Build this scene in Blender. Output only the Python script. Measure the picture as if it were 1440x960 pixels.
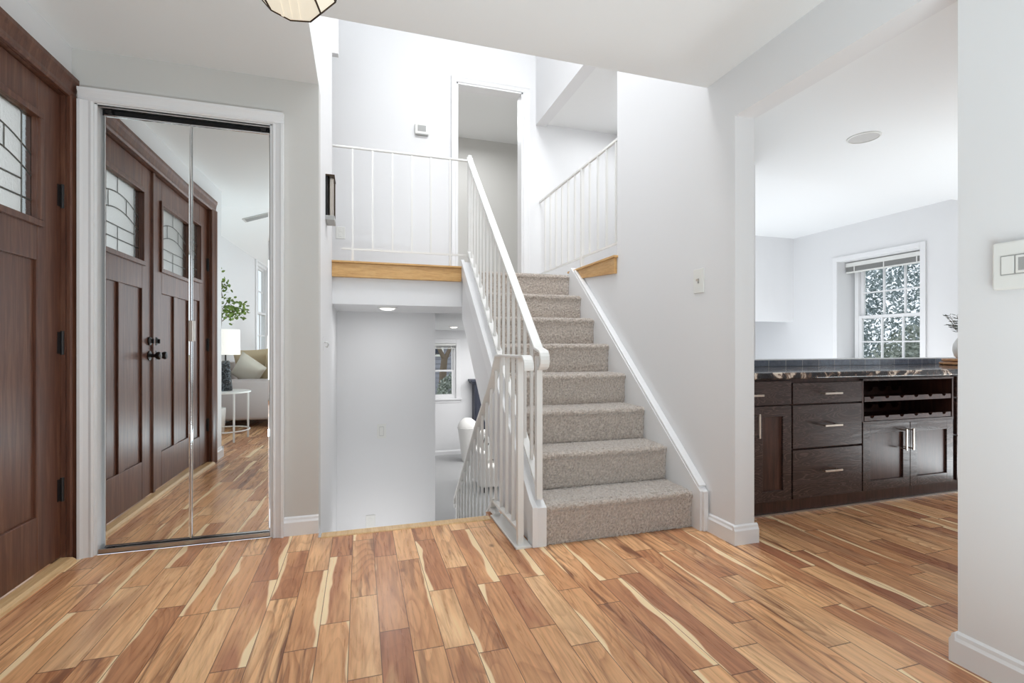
import bpy, bmesh, math, random
from mathutils import Vector, Matrix
random.seed(7)
for o in list(bpy.data.objects): bpy.data.objects.remove(o)
S = bpy.context.scene
COL = S.collection
PI = math.pi
# ---------------------------------------------------------------- camera, world, lights
YAW = math.atan(213/689)
cd = bpy.data.cameras.new('camera'); cam = bpy.data.objects.new('camera', cd); COL.objects.link(cam)
cam.location = (0, 0, 1.0); cam.rotation_euler = (PI/2, 0, -YAW)
cd.sensor_width = 36; cd.lens = 689/1440*36; cd.shift_y = 8/1440; cd.clip_start = .02
S.camera = cam
S.view_settings.view_transform = 'Standard'; S.view_settings.look = 'None'
S.view_settings.gamma = 1; S.view_settings.use_curve_mapping = False
S.view_settings.exposure = 0.0
W = bpy.data.worlds.new('world'); S.world = W; W.use_nodes = True
bg = W.node_tree.nodes['Background']; bg.inputs[0].default_value = (.86, .93, 1, 1); bg.inputs[1].default_value = 1.3

def area(name, loc, rot, sx, sy, power, color=(1, 1, 1)):
    l = bpy.data.lights.new(name, 'AREA'); l.shape = 'RECTANGLE'; l.size = sx; l.size_y = sy
    l.energy = power; l.color = color
    o = bpy.data.objects.new(name, l); COL.objects.link(o); o.location = loc; o.rotation_euler = rot
    return o
area('living_room_window_light', (0.6, -4.3, 1.5), (PI/2, 0, 0), 4.5, 2.2, 46, (.86, .94, 1))
area('living_room_ceiling_fill', (0.6, -1.8, .06), (PI, 0, 0), 3.4, 2.6, 10, (.85, .95, 1))  # added upward fill behind the viewer, no lamp stands there
area('entry_ceiling_fill', (0.3, -.25, .06), (PI, 0, 0), 2.2, .5, 56, (.76, .93, 1))  # unseen panel near the floor, put in to brighten the entry ceiling
area('stair_skylight', (1.25, 2.75, 4.8), (0, 0, 0), .9, .8, 58, (.98, .99, 1))
area('upper_room_light', (1.3, 6.0, 3.9), (0, 0, 0), 1, 1, 21, (.95, .98, 1))
area('right_hall_light', (2.5, 4.1, 3.38), (0, 0, 0), .5, 1.0, 9, (.95, .98, 1))
area('lower_hall_light', (.224, 4.39, 1.31), (0, 0, 0), .12, .12, 2.6)
area('lower_landing_fill', (.25, 4.35, -1.15), (PI, 0, 0), .7, .5, 5)  # added hidden fill that lifts the dark foot of the lower wall, no fixture
area('lower_room_light', (2.7, 8.2, 1.3), (0, 0, 0), 1.8, 2, 66)
area('kitchen_ceiling_fill', (4.85, 1.7, .06), (PI, 0, 0), 1.4, 1.1, 42, (.88, .96, 1))  # added fill out of sight past the near wall, raises the kitchen ceiling
area('breakfast_ceiling_fill', (4.3, 4.1, .3), (PI, 0, 0), 2.2, 1.4, 20, (.95, .98, 1))  # made-up fill panel hidden behind the counter, brightens the ceiling beyond

# ---------------------------------------------------------------- material helpers
def lin(c):
    return tuple(((v/255)/12.92 if v/255 <= .04045 else ((v/255+.055)/1.055)**2.4) for v in c) + (1,)
class NT:
    def __init__(s, m): s.t = m.node_tree; s.n = s.t.nodes; s.l = s.t.links; s.b = s.n['Principled BSDF']
    def new(s, ty, **kw):
        n = s.n.new(ty)
        for k, v in kw.items(): setattr(n, k, v)
        return n
    def link(s, a, b): s.l.new(a, b)
    def math(s, op, a, b=None, c=None):
        n = s.n.new('ShaderNodeMath'); n.operation = op
        for i, v in enumerate((a, b, c)):
            if v is None: continue
            if hasattr(v, 'links'): s.l.new(v, n.inputs[i])
            else: n.inputs[i].default_value = v
        return n.outputs[0]
    def mix(s, f, a, b, mode='MIX'):
        n = s.n.new('ShaderNodeMix'); n.data_type = 'RGBA'; n.blend_type = mode
        for i, v in ((0, f), (6, a), (7, b)):
            if hasattr(v, 'links'): s.l.new(v, n.inputs[i])
            else: n.inputs[i].default_value = v
        return n.outputs[2]
    def ramp(s, f, stops, interp='LINEAR'):
        n = s.n.new('ShaderNodeValToRGB'); n.color_ramp.interpolation = interp
        e = n.color_ramp.elements
        while len(e) < len(stops): e.new(.5)
        for el, (p, c) in zip(e, stops): el.position = p; el.color = c
        s.l.new(f, n.inputs[0]); return n.outputs[0]
    def coord(s, scale=(1, 1, 1), off=(0, 0, 0)):
        g = s.n.new('ShaderNodeNewGeometry'); m = s.n.new('ShaderNodeMapping')
        m.inputs['Scale'].default_value = scale; m.inputs['Location'].default_value = off
        s.l.new(g.outputs['Position'], m.inputs[0]); return m.outputs[0]
    def noise(s, v, scale, detail=3, rough=.5, dist=0):
        n = s.n.new('ShaderNodeTexNoise'); s.l.new(v, n.inputs['Vector'])
        n.inputs['Scale'].default_value = scale; n.inputs['Detail'].default_value = detail
        n.inputs['Roughness'].default_value = rough; n.inputs['Distortion'].default_value = dist
        return n.outputs[0]
    def bump(s, h, strength=.2, dist=.005):
        n = s.n.new('ShaderNodeBump'); n.inputs['Strength'].default_value = strength
        n.inputs['Distance'].default_value = dist; s.l.new(h, n.inputs['Height'])
        s.l.new(n.outputs[0], s.b.inputs['Normal'])
def mat(name, rgb, rough=.5, metal=0, bump=0, bscale=200, vary=0, coat=0):
    m = bpy.data.materials.new(name); m.use_nodes = True; t = NT(m)
    t.b.inputs['Base Color'].default_value = lin(rgb); t.b.inputs['Roughness'].default_value = rough
    t.b.inputs['Metallic'].default_value = metal; t.b.inputs['Coat Weight'].default_value = coat
    v = t.coord()
    nz = t.noise(v, bscale)
    if bump: t.bump(nz, bump, .002)
    if vary:
        c = lin(rgb); a = tuple(x*(1-vary) for x in c[:3])+(1,); b2 = tuple(min(1, x*(1+vary)) for x in c[:3])+(1,)
        t.link(t.mix(nz, a, b2), t.b.inputs['Base Color'])
    return m
def emis(name, rgb, strength, base=(255, 255, 255)):
    m = mat(name, base, .4); t = NT(m)
    t.b.inputs['Emission Color'].default_value = lin(rgb); t.b.inputs['Emission Strength'].default_value = strength
    return m
M = {}
M['wall'] = mat('wall_paint', (236, 236, 237), .55, bump=.04, bscale=260)
M['wallgrey'] = mat('closet_wall_paint', (210, 208, 204), .5, bump=.04, bscale=260)
M['ceil'] = mat('ceiling_paint', (244, 245, 245), .8, bump=.05, bscale=180)
M['trim'] = mat('trim_enamel', (240, 240, 241), .3)
M['rail'] = mat('railing_enamel', (236, 235, 232), .35, bump=.05, bscale=60)
M['plastic'] = mat('white_plastic', (236, 236, 232), .35)
M['greyplastic'] = mat('grey_plastic', (170, 170, 168), .4)
M['chrome'] = mat('chrome', (215, 216, 218), .12, 1)
M['nickel'] = mat('brushed_nickel', (214, 206, 196), .32, 1, bump=.1, bscale=300)
M['alu'] = mat('satin_aluminium', (190, 189, 188), .3, 1)
M['black'] = mat('black_iron', (28, 25, 25), .4)
M['blacksat'] = mat('black_gap', (16, 15, 16), .7)
M['bronze'] = mat('dark_bronze', (72, 58, 44), .4, .8)
M['came'] = mat('lead_came', (112, 112, 108), .4, .6)
M['navy'] = mat('navy_paint', (54, 58, 72), .45)
M['fabric'] = mat('sofa_fabric', (196, 186, 183), .95, bump=.4, bscale=500, vary=.06)
M['tan'] = mat('tan_fabric', (212, 192, 160), .95, bump=.4, bscale=400, vary=.1)
M['ivory'] = mat('ivory_fabric', (228, 220, 205), .95, bump=.3, bscale=300, vary=.08)
M['whitefab'] = mat('white_slipcover', (238, 236, 232), .95, bump=.3, bscale=300)
M['ceramic'] = mat('white_ceramic', (238, 236, 232), .3)
M['leaf'] = mat('leaf_green', (112, 136, 58), .55, vary=.35, bscale=30)
M['olive'] = mat('olive_leaf', (70, 78, 66), .55, vary=.3, bscale=60)
M['bark'] = mat('bark', (120, 106, 92), .9, bump=.5, bscale=40, vary=.25)
M['wirewhite'] = mat('white_metal', (236, 234, 230), .35)
M['vent'] = mat('vent_metal', (205, 203, 200), .4)
M['shade'] = emis('lamp_shade_linen', (255, 250, 240), .55, (250, 248, 244))
M['lampon'] = emis('recessed_lens', (255, 252, 244), 1.6)
M['mirror'] = mat('mirror_silver', (236, 238, 238), .0, 1)

# dark stained fir doors, vertical grain
def wood(name, ca, cb, cc, grain=(22, 22, 1.2), rough=.4, bumpS=.12, coat=0., detail=5):
    m = bpy.data.materials.new(name); m.use_nodes = True; t = NT(m)
    v = t.coord(grain)
    n1 = t.noise(v, 3.2, detail, .6, .6)
    n2 = t.noise(t.coord(tuple(g*4 for g in grain)), 4, 4, .6)
    c = t.ramp(n1, [(.28, lin(ca)), (.5, lin(cb)), (.72, lin(cc))])
    c = t.mix(.35, c, t.ramp(n2, [(.3, (.55, .55, .55, 1)), (.7, (1.15, 1.15, 1.15, 1))]), 'MULTIPLY')
    t.link(c, t.b.inputs['Base Color'])
    t.b.inputs['Roughness'].default_value = rough; t.b.inputs['Coat Weight'].default_value = coat
    t.bump(n2, bumpS, .002); return m
M['doorwood'] = wood('stained_door_wood', (80, 48, 36), (104, 66, 50), (126, 88, 68), (14, 14, .8), .36, .1, 0)
M['caba'] = wood('espresso_wood_vertical', (50, 30, 25), (70, 43, 35), (88, 57, 47), (12, 12, 1.2), .34, .15)
M['cabh'] = None
M['oak'] = wood('honey_oak', (196, 146, 88), (214, 168, 108), (226, 186, 128), (2, 2, 22), .35, .05)
M['oaklip'] = wood('pale_oak_lip', (214, 172, 120), (226, 188, 138), (236, 204, 158), (22, 1.2, 22), .35, .05)
M['woodboard'] = wood('acacia_board', (150, 100, 60), (180, 128, 84), (212, 168, 120), (8, 8, 30), .4)
def cabh():
    m = bpy.data.materials.new('espresso_wood_horizontal'); m.use_nodes = True; t = NT(m)
    v = t.coord((1.3, 3, 8))
    n = t.noise(v, 1.7, 3, .5, .8)
    w = t.math('FRACT', t.math('MULTIPLY', n, 22))
    line = t.ramp(w, [(0, (0, 0, 0, 1)), (.35, (.0, .0, .0, 1)), (.55, (1, 1, 1, 1)), (.8, (0, 0, 0, 1))])
    c = t.mix(t.math('MULTIPLY', line, .75), lin((54, 38, 35)), lin((104, 84, 78)))
    t.link(c, t.b.inputs['Base Color']); t.b.inputs['Roughness'].default_value = .33
    t.bump(w, .12, .002); return m
M['cabh'] = cabh()

def plank_floor():
    m = bpy.data.materials.new('acacia_plank_floor'); m.use_nodes = True; t = NT(m)
    g = t.new('ShaderNodeNewGeometry'); sp = t.new('ShaderNodeSeparateXYZ'); t.link(g.outputs['Position'], sp.inputs[0])
    x, y = sp.outputs[0], sp.outputs[1]
    PW = .1016
    u = t.math('DIVIDE', t.math('ADD', x, .139), PW)
    col = t.math('FLOOR', u); fu = t.math('FRACT', u)
    wn = t.new('ShaderNodeTexWhiteNoise', noise_dimensions='1D'); t.link(col, wn.inputs['W'])
    vv = t.math('ADD', t.math('DIVIDE', y, .60), t.math('MULTIPLY', wn.outputs[0], 97.))
    vo = t.new('ShaderNodeTexVoronoi', voronoi_dimensions='1D', feature='F1'); t.link(vv, vo.inputs['W']); vo.inputs['Scale'].default_value = 1; vo.inputs['Randomness'].default_value = .75
    ve = t.new('ShaderNodeTexVoronoi', voronoi_dimensions='1D', feature='DISTANCE_TO_EDGE'); t.link(vv, ve.inputs['W']); ve.inputs['Scale'].default_value = 1; ve.inputs['Randomness'].default_value = .75
    idc = vo.outputs['Color']
    w2 = t.new('ShaderNodeTexWhiteNoise', noise_dimensions='4D'); t.link(idc, w2.inputs['Vector']); t.link(col, w2.inputs['W'])
    sc = t.new('ShaderNodeSeparateColor'); t.link(w2.outputs['Color'], sc.inputs[0])
    r1, r2, r3 = sc.outputs
    # per plank offset coordinates
    cx = t.new('ShaderNodeCombineXYZ')
    t.link(t.math('ADD', t.math('MULTIPLY', x, 1.), t.math('MULTIPLY', r1, 37.)), cx.inputs[0])
    t.link(t.math('ADD', t.math('MULTIPLY', y, .16), t.math('MULTIPLY', r2, 53.)), cx.inputs[1])
    t.link(t.math('MULTIPLY', r3, 71.), cx.inputs[2])
    big = t.noise(cx.outputs[0], 9, 2, .5, .7)             # broad figure
    cx2 = t.new('ShaderNodeCombineXYZ')
    t.link(t.math('MULTIPLY', t.math('ADD', x, t.math('MULTIPLY', r1, 9.)), 1.), cx2.inputs[0])
    t.link(t.math('MULTIPLY', y, .045), cx2.inputs[1]); t.link(r3, cx2.inputs[2])
    fine = t.noise(cx2.outputs[0], 110, 4, .6, .3)
    cx3 = t.new('ShaderNodeCombineXYZ'); t.link(t.math('ADD', x, t.math('MULTIPLY', r2, 23.)), cx3.inputs[0]); t.link(t.math('MULTIPLY', y, .085), cx3.inputs[1]); t.link(t.math('MULTIPLY', r3, 9.), cx3.inputs[2])
    streak = t.noise(cx3.outputs[0], 34, 4, .62, .9)
    rings = t.math('FRACT', t.math('MULTIPLY', t.noise(cx.outputs[0], 7, 1, .4, .3), 16.))
    tone = t.ramp(r1, [(0, lin((170, 112, 76))), (.22, lin((200, 146, 98))), (.5, lin((220, 170, 118))), (.72, lin((190, 130, 84))), (.88, lin((148, 92, 64))), (1, lin((226, 184, 134)))])
    tone2 = t.ramp(r2, [(0, lin((232, 190, 140))), (.4, lin((206, 150, 100))), (.7, lin((170, 112, 76))), (1, lin((214, 160, 108)))])
    base = t.mix(t.ramp(big, [(.35, (0, 0, 0, 1)), (.62, (1, 1, 1, 1))]), tone, tone2)
    ringm = t.ramp(rings, [(0, (.62, .48, .40, 1)), (.45, (1, 1, 1, 1)), (.92, (1.02, 1.02, 1.02, 1)), (1, (.62, .48, .40, 1))])
    base = t.mix(t.math('ADD', .15, t.math('MULTIPLY', r3, .6)), base, t.mix(1., base, ringm, 'MULTIPLY'))
    base = t.mix(.5, base, t.ramp(fine, [(.3, (.72, .68, .64, 1)), (.65, (1.08, 1.08, 1.08, 1))]), 'MULTIPLY')
    base = t.mix(.7, base, t.ramp(streak, [(.30, (.62, .46, .36, 1)), (.50, (1, 1, 1, 1)), (.72, (1.16, 1.14, 1.10, 1))]), 'MULTIPLY')
    # dark heartwood streaks on some planks
    cxd = t.new('ShaderNodeCombineXYZ')
    t.link(t.math('ADD', x, t.math('MULTIPLY', r2, 19.)), cxd.inputs[0]); t.link(t.math('MULTIPLY', y, .07), cxd.inputs[1]); t.link(t.math('MULTIPLY', r1, 13.), cxd.inputs[2])
    dk = t.noise(cxd.outputs[0], 24, 3, .55, .9)
    dm = t.math('MULTIPLY', t.ramp(dk, [(.53, (0, 0, 0, 1)), (.66, (1, 1, 1, 1))]), t.ramp(r3, [(.35, (0, 0, 0, 1)), (.8, (.85, .85, .85, 1))]))
    base = t.mix(dm, base, lin((112, 68, 46)))
    # pale sapwood along one side of a plank
    side = t.math('ABSOLUTE', t.math('SUBTRACT', fu, t.math('GREATER_THAN', r1, .5)))
    cxs = t.new('ShaderNodeCombineXYZ'); t.link(t.math('MULTIPLY', y, 2.3), cxs.inputs[1]); t.link(t.math('MULTIPLY', r2, 40.), cxs.inputs[2])
    edge = t.math('SUBTRACT', t.math('MULTIPLY', t.noise(cxs.outputs[0], 1, 2, .5), 1.12), t.math('ADD', .29, t.math('MULTIPLY', r3, .36)))
    sap = t.math('SMOOTH_MIN', 1., t.math('MAXIMUM', 0., t.math('MULTIPLY', t.math('SUBTRACT', edge, side), 16.)), .1)
    sap = t.math('MULTIPLY', sap, t.math('GREATER_THAN', r2, .34))
    base = t.mix(sap, base, t.mix(fine, lin((222, 186, 138)), lin((238, 212, 170))))
    # knots
    vk = t.new('ShaderNodeTexVoronoi', feature='F1'); mp = t.new('ShaderNodeMapping'); mp.inputs['Scale'].default_value = (4.2, 2.6, 0.01)
    t.link(g.outputs['Position'], mp.inputs[0]); t.link(mp.outputs[0], vk.inputs['Vector']); vk.inputs['Scale'].default_value = 1
    kn = t.ramp(vk.outputs['Distance'], [(.02, (1, 1, 1, 1)), (.075, (0, 0, 0, 1))])
    base = t.mix(t.math('MULTIPLY', kn, .75), base, lin((104, 60, 40)))
    # joints
    ju = t.math('MINIMUM', fu, t.math('SUBTRACT', 1., fu))
    jm = t.math('MAXIMUM', t.math('LESS_THAN', ju, .014), t.math('LESS_THAN', ve.outputs['Distance'], .0035))
    base = t.mix(t.math('MULTIPLY', jm, .8), base, lin((84, 50, 34)))
    hs = t.new('ShaderNodeHueSaturation'); hs.inputs['Saturation'].default_value = .94; hs.inputs['Value'].default_value = 1.34
    t.link(base, hs.inputs['Color']); t.link(hs.outputs[0], t.b.inputs['Base Color'])
    t.b.inputs['Specular IOR Level'].default_value = .4
    t.link(t.math('ADD', .22, t.math('MULTIPLY', fine, .14)), t.b.inputs['Roughness'])
    hgt = t.math('SUBTRACT', t.math('MULTIPLY', t.noise(cx.outputs[0], 5, 2), .6), jm)
    t.bump(hgt, .16, .0025)
    return m
M['floor'] = plank_floor()

def carpet(name, a, b, sc=420):
    m = bpy.data.materials.new(name); m.use_nodes = True; t = NT(m)
    v = t.coord(); n = t.noise(v, sc, 3, .7); n2 = t.noise(v, 90, 3, .6)
    mixed = t.math('ADD', t.math('MULTIPLY', n, .65), t.math('MULTIPLY', n2, .35))
    t.link(t.ramp(mixed, [(.36, lin(a)), (.62, lin(b))]), t.b.inputs['Base Color'])
    t.b.inputs['Roughness'].default_value = 1; t.b.inputs['Sheen Weight'].default_value = 1.; t.b.inputs['Sheen Roughness'].default_value = .35
    t.b.inputs['Specular IOR Level'].default_value = .1
    t.bump(mixed, .55, .02); return m
M['carpet'] = carpet('stair_carpet', (132, 116, 103), (244, 232, 221))
M['carpet2'] = carpet('lower_carpet', (160, 160, 160), (206, 206, 206), 160)

def granite():
    m = bpy.data.materials.new('dark_granite'); m.use_nodes = True; t = NT(m)
    v = t.coord()
    vo = t.new('ShaderNodeTexVoronoi', feature='F1'); t.link(v, vo.inputs['Vector']); vo.inputs['Scale'].default_value = 26; 
    n = t.noise(v, 17, 5, .6, .8)
    c = t.ramp(n, [(.38, lin((26, 25, 28))), (.53, lin((60, 56, 58))), (.585, lin((128, 104, 88))), (.64, lin((228, 214, 198)))])
    c2 = t.ramp(vo.outputs['Distance'], [(.0, lin((200, 190, 180))), (.09, lin((40, 38, 42)))])
    t.link(t.mix(.25, c, c2, 'LIGHTEN'), t.b.inputs['Base Color']); t.b.inputs['Roughness'].default_value = .08
    return m
M['granite'] = granite()
def tile():
    m = bpy.data.materials.new('slate_tile'); m.use_nodes = True; t = NT(m)
    g = t.new('ShaderNodeNewGeometry'); sp = t.new('ShaderNodeSeparateXYZ'); t.link(g.outputs['Position'], sp.inputs[0])
    u = t.math('DIVIDE', sp.outputs[0], .165); fu = t.math('FRACT', u); col = t.math('FLOOR', u)
    wn = t.new('ShaderNodeTexWhiteNoise', noise_dimensions='1D'); t.link(col, wn.inputs['W'])
    c = t.ramp(wn.outputs[0], [(0, lin((92, 100, 114))), (.5, lin((128, 138, 154))), (1, lin((70, 76, 88)))])
    c = t.mix(.5, c, t.ramp(t.noise(t.coord(), 30, 4, .7), [(.35, (.5, .5, .5, 1)), (.7, (1.3, 1.3, 1.3, 1))]), 'MULTIPLY')
    j = t.math('LESS_THAN', fu, .035)
    t.link(t.mix(j, c, lin((156, 156, 158))), t.b.inputs['Base Color']); t.b.inputs['Roughness'].default_value = .12
    return m
M['tile'] = tile()
def glass(name, rough=0., bumpS=0, tint=(1, 1, 1, 1)):
    m = bpy.data.materials.new(name); m.use_nodes = True; t = NT(m)
    t.b.inputs['Base Color'].default_value = tint; t.b.inputs['Transmission Weight'].default_value = 1
    t.b.inputs['Roughness'].default_value = rough; t.b.inputs['IOR'].default_value = 1.45 if rough else 1.02
    if bumpS: t.bump(t.noise(t.coord(), 90, 3, .6), bumpS, .004)
    return m
M['pane'] = glass('clear_pane'); 
M['obscure'] = glass('textured_obscure_glass', .32, .35, lin((240, 238, 232)))
M['bevelglass'] = glass('clear_bevel_glass', .04, .1, lin((225, 232, 234)))
M['vaseglass'] = glass('vase_glass', .02)
def hammered():
    m = mat('hammered_dark_ceramic', (30, 34, 38), .25); t = NT(m)
    vo = t.new('ShaderNodeTexVoronoi'); t.link(t.coord(), vo.inputs['Vector']); vo.inputs['Scale'].default_value = 70
    t.link(t.ramp(vo.outputs['Distance'], [(.45, lin((16, 18, 20))), (.85, lin((90, 98, 104)))]), t.b.inputs['Base Color'])
    t.bump(vo.outputs['Distance'], .8, .006); return m
M['hammer'] = hammered()
def marks():
    m = mat('black_marks_on_white', (236, 236, 232), .9); t = NT(m)
    w = t.noise(t.coord((9, 9, 3)), 1.6, 1, .4, .5)
    t.link(t.ramp(w, [(.0, lin((236, 236, 232))), (.57, lin((236, 236, 232))), (.60, lin((24, 24, 26)))]), t.b.inputs['Base Color']); return m
M['marks'] = marks()
def foliage(name, a, b):
    m = bpy.data.materials.new(name); m.use_nodes = True; t = NT(m)
    t.link(t.ramp(t.noise(t.coord(), 3, 3), [(.35, lin(a)), (.65, lin(b))]), t.b.inputs['Base Color'])
    t.b.inputs['Roughness'].default_value = .45; return m
M['evergreen'] = foliage('evergreen_foliage', (128, 142, 146), (176, 188, 190))
M['greybush'] = foliage('grey_bush_foliage', (132, 140, 130), (176, 182, 172))
M['grass'] = foliage('lawn', (120, 128, 96), (150, 152, 120))
M['siding'] = mat('grey_siding', (150, 150, 160), .8)
M['lanternglass'] = emis('cream_lantern_glass', (255, 242, 218), .30, (240, 232, 214))

# ---------------------------------------------------------------- mesh helpers
class MB:
    def __init__(s): s.v = []; s.f = []
    def add(s, vs, fs):
        k = len(s.v); s.v += [tuple(v) for v in vs]; s.f += [tuple(i+k for i in f) for f in fs]; return s
    def box(s, x0, y0, z0, x1, y1, z1):
        x0, x1 = sorted((x0, x1)); y0, y1 = sorted((y0, y1)); z0, z1 = sorted((z0, z1))
        return s.add([(x0, y0, z0), (x1, y0, z0), (x1, y1, z0), (x0, y1, z0), (x0, y0, z1), (x1, y0, z1), (x1, y1, z1), (x0, y1, z1)],
                     [(0, 3, 2, 1), (4, 5, 6, 7), (0, 1, 5, 4), (1, 2, 6, 5), (2, 3, 7, 6), (3, 0, 4, 7)])
    def prism(s, poly, axis, a, b):
        # poly: list of 2D points in the remaining axes order (x,y,z without axis)
        def P(p, t):
            q = list(p); q.insert(axis, t); return tuple(q)
        n = len(poly)
        return s.add([P(p, a) for p in poly]+[P(p, b) for p in poly],
                     [tuple(range(n))[::-1], tuple(range(n, 2*n))]+[(i, (i+1) % n, n+(i+1) % n, n+i) for i in range(n)])
    def tube(s, pts, r, n=8, r2=None, closed=False):
        pts = [Vector(p) for p in pts]; m = len(pts); k = len(s.v)
        ref = None
        for i, p in enumerate(pts):
            if closed: d = (pts[(i+1) % m]-pts[i-1])
            else: d = (pts[min(i+1, m-1)]-pts[max(i-1, 0)])
            d.normalize()
            if ref is None: ref = Vector((0, 0, 1)) if abs(d.z) < .9 else Vector((1, 0, 0))
            a = (ref - d*ref.dot(d)).normalized(); b = d.cross(a); ref = a
            rr = r if r2 is None else r+(r2-r)*i/(m-1)
            for j in range(n):
                t = 2*PI*j/n; s.v.append(tuple(p+a*(rr*math.cos(t))+b*(rr*math.sin(t))))
        e = m if closed else m-1
        for i in range(e):
            for j in range(n):
                i2 = (i+1) % m
                s.f.append((k+i*n+j, k+i*n+(j+1) % n, k+i2*n+(j+1) % n, k+i2*n+j))
        if not closed:
            s.f.append(tuple(k+j for j in range(n))[::-1]); s.f.append(tuple(k+(m-1)*n+j for j in range(n)))
        return s
    def sweep(s, pts, w, h, side=Vector((1, 0, 0))):
        # flat bar, width w along side, thickness h normal to the path
        pts = [Vector(p) for p in pts]; m = len(pts); k = len(s.v)
        for i, p in enumerate(pts):
            d = (pts[min(i+1, m-1)]-pts[max(i-1, 0)]).normalized(); nrm = d.cross(side).normalized()
            for a, b in ((-1, -1), (1, -1), (1, 1), (-1, 1)):
                s.v.append(tuple(p+side*(a*w/2)+nrm*(b*h/2)))
        for i in range(m-1):
            for j in range(4): s.f.append((k+i*4+j, k+i*4+(j+1) % 4, k+i*4+4+(j+1) % 4, k+i*4+4+j))
        s.f.append((k+3, k+2, k+1, k)); q = k+(m-1)*4; s.f.append((q, q+1, q+2, q+3)); return s
    def lathe(s, prof, c, n=32, cap=True):
        k = len(s.v); m = len(prof)
        for r, z in prof:
            for j in range(n):
                t = 2*PI*j/n; s.v.append((c[0]+r*math.cos(t), c[1]+r*math.sin(t), c[2]+z))
        for i in range(m-1):
            for j in range(n): s.f.append((k+i*n+j, k+i*n+(j+1) % n, k+(i+1)*n+(j+1) % n, k+(i+1)*n+j))
        if cap:
            s.f.append(tuple(k+j for j in range(n))[::-1]); s.f.append(tuple(k+(m-1)*n+j for j in range(n)))
        return s
    def xf(s, mtx, start=0):
        s.v = s.v[:start]+[tuple(mtx @ Vector(v)) for v in s.v[start:]]; return s
    def build(s, name, m, parent=None, smooth=False, bev=0, seg=2, stuff=False):
        me = bpy.data.meshes.new(name)
        off = Vector((0, 0, 0))
        if parent is not None: off = wloc(parent)
        me.from_pydata([tuple(Vector(v)-off) for v in s.v], [], s.f)
        bm = bmesh.new(); bm.from_mesh(me); bmesh.ops.recalc_face_normals(bm, faces=bm.faces); bm.to_mesh(me); bm.free()
        if smooth: 
            for p in me.polygons: p.use_smooth = True
        me.materials.append(m)
        o = bpy.data.objects.new(name, me); COL.objects.link(o)
        if parent is not None: o.parent = parent
        if bev:
            b = o.modifiers.new('bevel', 'BEVEL'); b.width = bev; b.segments = seg; b.limit_method = 'ANGLE'; b.angle_limit = math.radians(40)
        if smooth:
            try:
                es = o.modifiers.new('split', 'EDGE_SPLIT'); es.split_angle = math.radians(50)
            except Exception: pass
        return o
def wloc(o):
    v = Vector(o.location)
    while o.parent: o = o.parent; v += Vector(o.location)
    return v
def tag(o, label=None, cat=None, group=None, kind=None):
    for k, v in (('label', label), ('category', cat), ('group', group), ('kind', kind)):
        if v: o[k] = v
    return o
def thing(name, label, cat, loc=(0, 0, 0), group=None, kind=None):
    o = bpy.data.objects.new(name, None); o.empty_display_size = .05; COL.objects.link(o); o.location = loc
    return tag(o, label, cat, group, kind)
def struct(name, mb, m, label, cat, **kw):
    return tag(mb.build(name, m, None, **kw), label, cat, kind='structure')
def copy_tree(o, parent=None):
    c = o.copy(); COL.objects.link(c); c.parent = parent
    for ch in [x for x in bpy.data.objects if x.parent == o]: copy_tree(ch, c)
    return c

# ---------------------------------------------------------------- constants
XL, XR = -1.31, 1.815            # door wall face, stair wall face
YC = 2.84                         # closet wall
CZ = 2.42                         # foyer ceiling
XS = -.216                        # side wall of the stairwell
UZ = 1.66                         # upper floor
LZ = -1.227                       # lower floor
T = .12
# ---------------------------------------------------------------- floors
fl = MB()
fl.box(-1.43, .3, -.04, .73, 2.76, 0).box(-1.43, 2.76, -.04, -.216, 2.84, 0)   # foyer
fl.box(.73, .3, -.04, 1.815, 2.31, 0).box(.73, 2.31, -.04, 1.815, 2.9, -.003)
fl.box(1.815, -1.0, -.04, 5.75, 3.6, 0)
fl.box(-2.0, -4.5, -.04, 1.815, .3, 0).box(1.815, -4.5, -.04, 3.6, -1.0, 0)
struct('floor', fl, M['floor'], 'glossy acacia plank floor of the entry hall, kitchen and living room', 'floor')
tag(MB().box(-.2, 2.745, -.035, .725, 2.815, .006).build('floor_nosing', M['oaklip'], None, bev=.006), 'narrow pale oak nosing board along the floor edge above the lower stairs', 'floor nosing')
o = MB().prism([(-1.33, 0), (-1.268, 0), (-1.271, .012), (-1.285, .022), (-1.33, .024)], 1, 1.0, 2.79)
tag(o.build('door_threshold', M['oaklip'], None), 'pale oak threshold strip at the foot of the dark double doors', 'threshold')
struct('floor_lower', MB().box(-1.5, 2.9, LZ-.1, 1.7, 6.1, LZ).box(-.5, 6.1, LZ-.1, 4.2, 10.2, LZ), M['carpet2'], 'pale grey carpet of the lower level', 'floor')
uf = MB().box(-2.2, 4.14, 1.345, 1.815, 5.0, 1.655).box(.9, 4.06, 1.5, 1.76, 4.14, 1.634)
struct('floor_upper', uf, M['wall'], 'upper landing slab with white painted edge over the lower stairs', 'floor')
struct('floor_upper_carpet', MB().box(-2.2, 4.17, 1.655, 1.815, 7.0, 1.661).box(.9, 4.03, 1.634, 1.76, 4.17, 1.640), M['carpet'], 'beige carpet on the upper landing', 'floor')
struct('floor_right_hall', MB().box(1.935, 3.234, 1.5, 2.85, 5.0, 1.66), M['carpet'], 'carpeted hall floor behind the right upper railing', 'floor')
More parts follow.
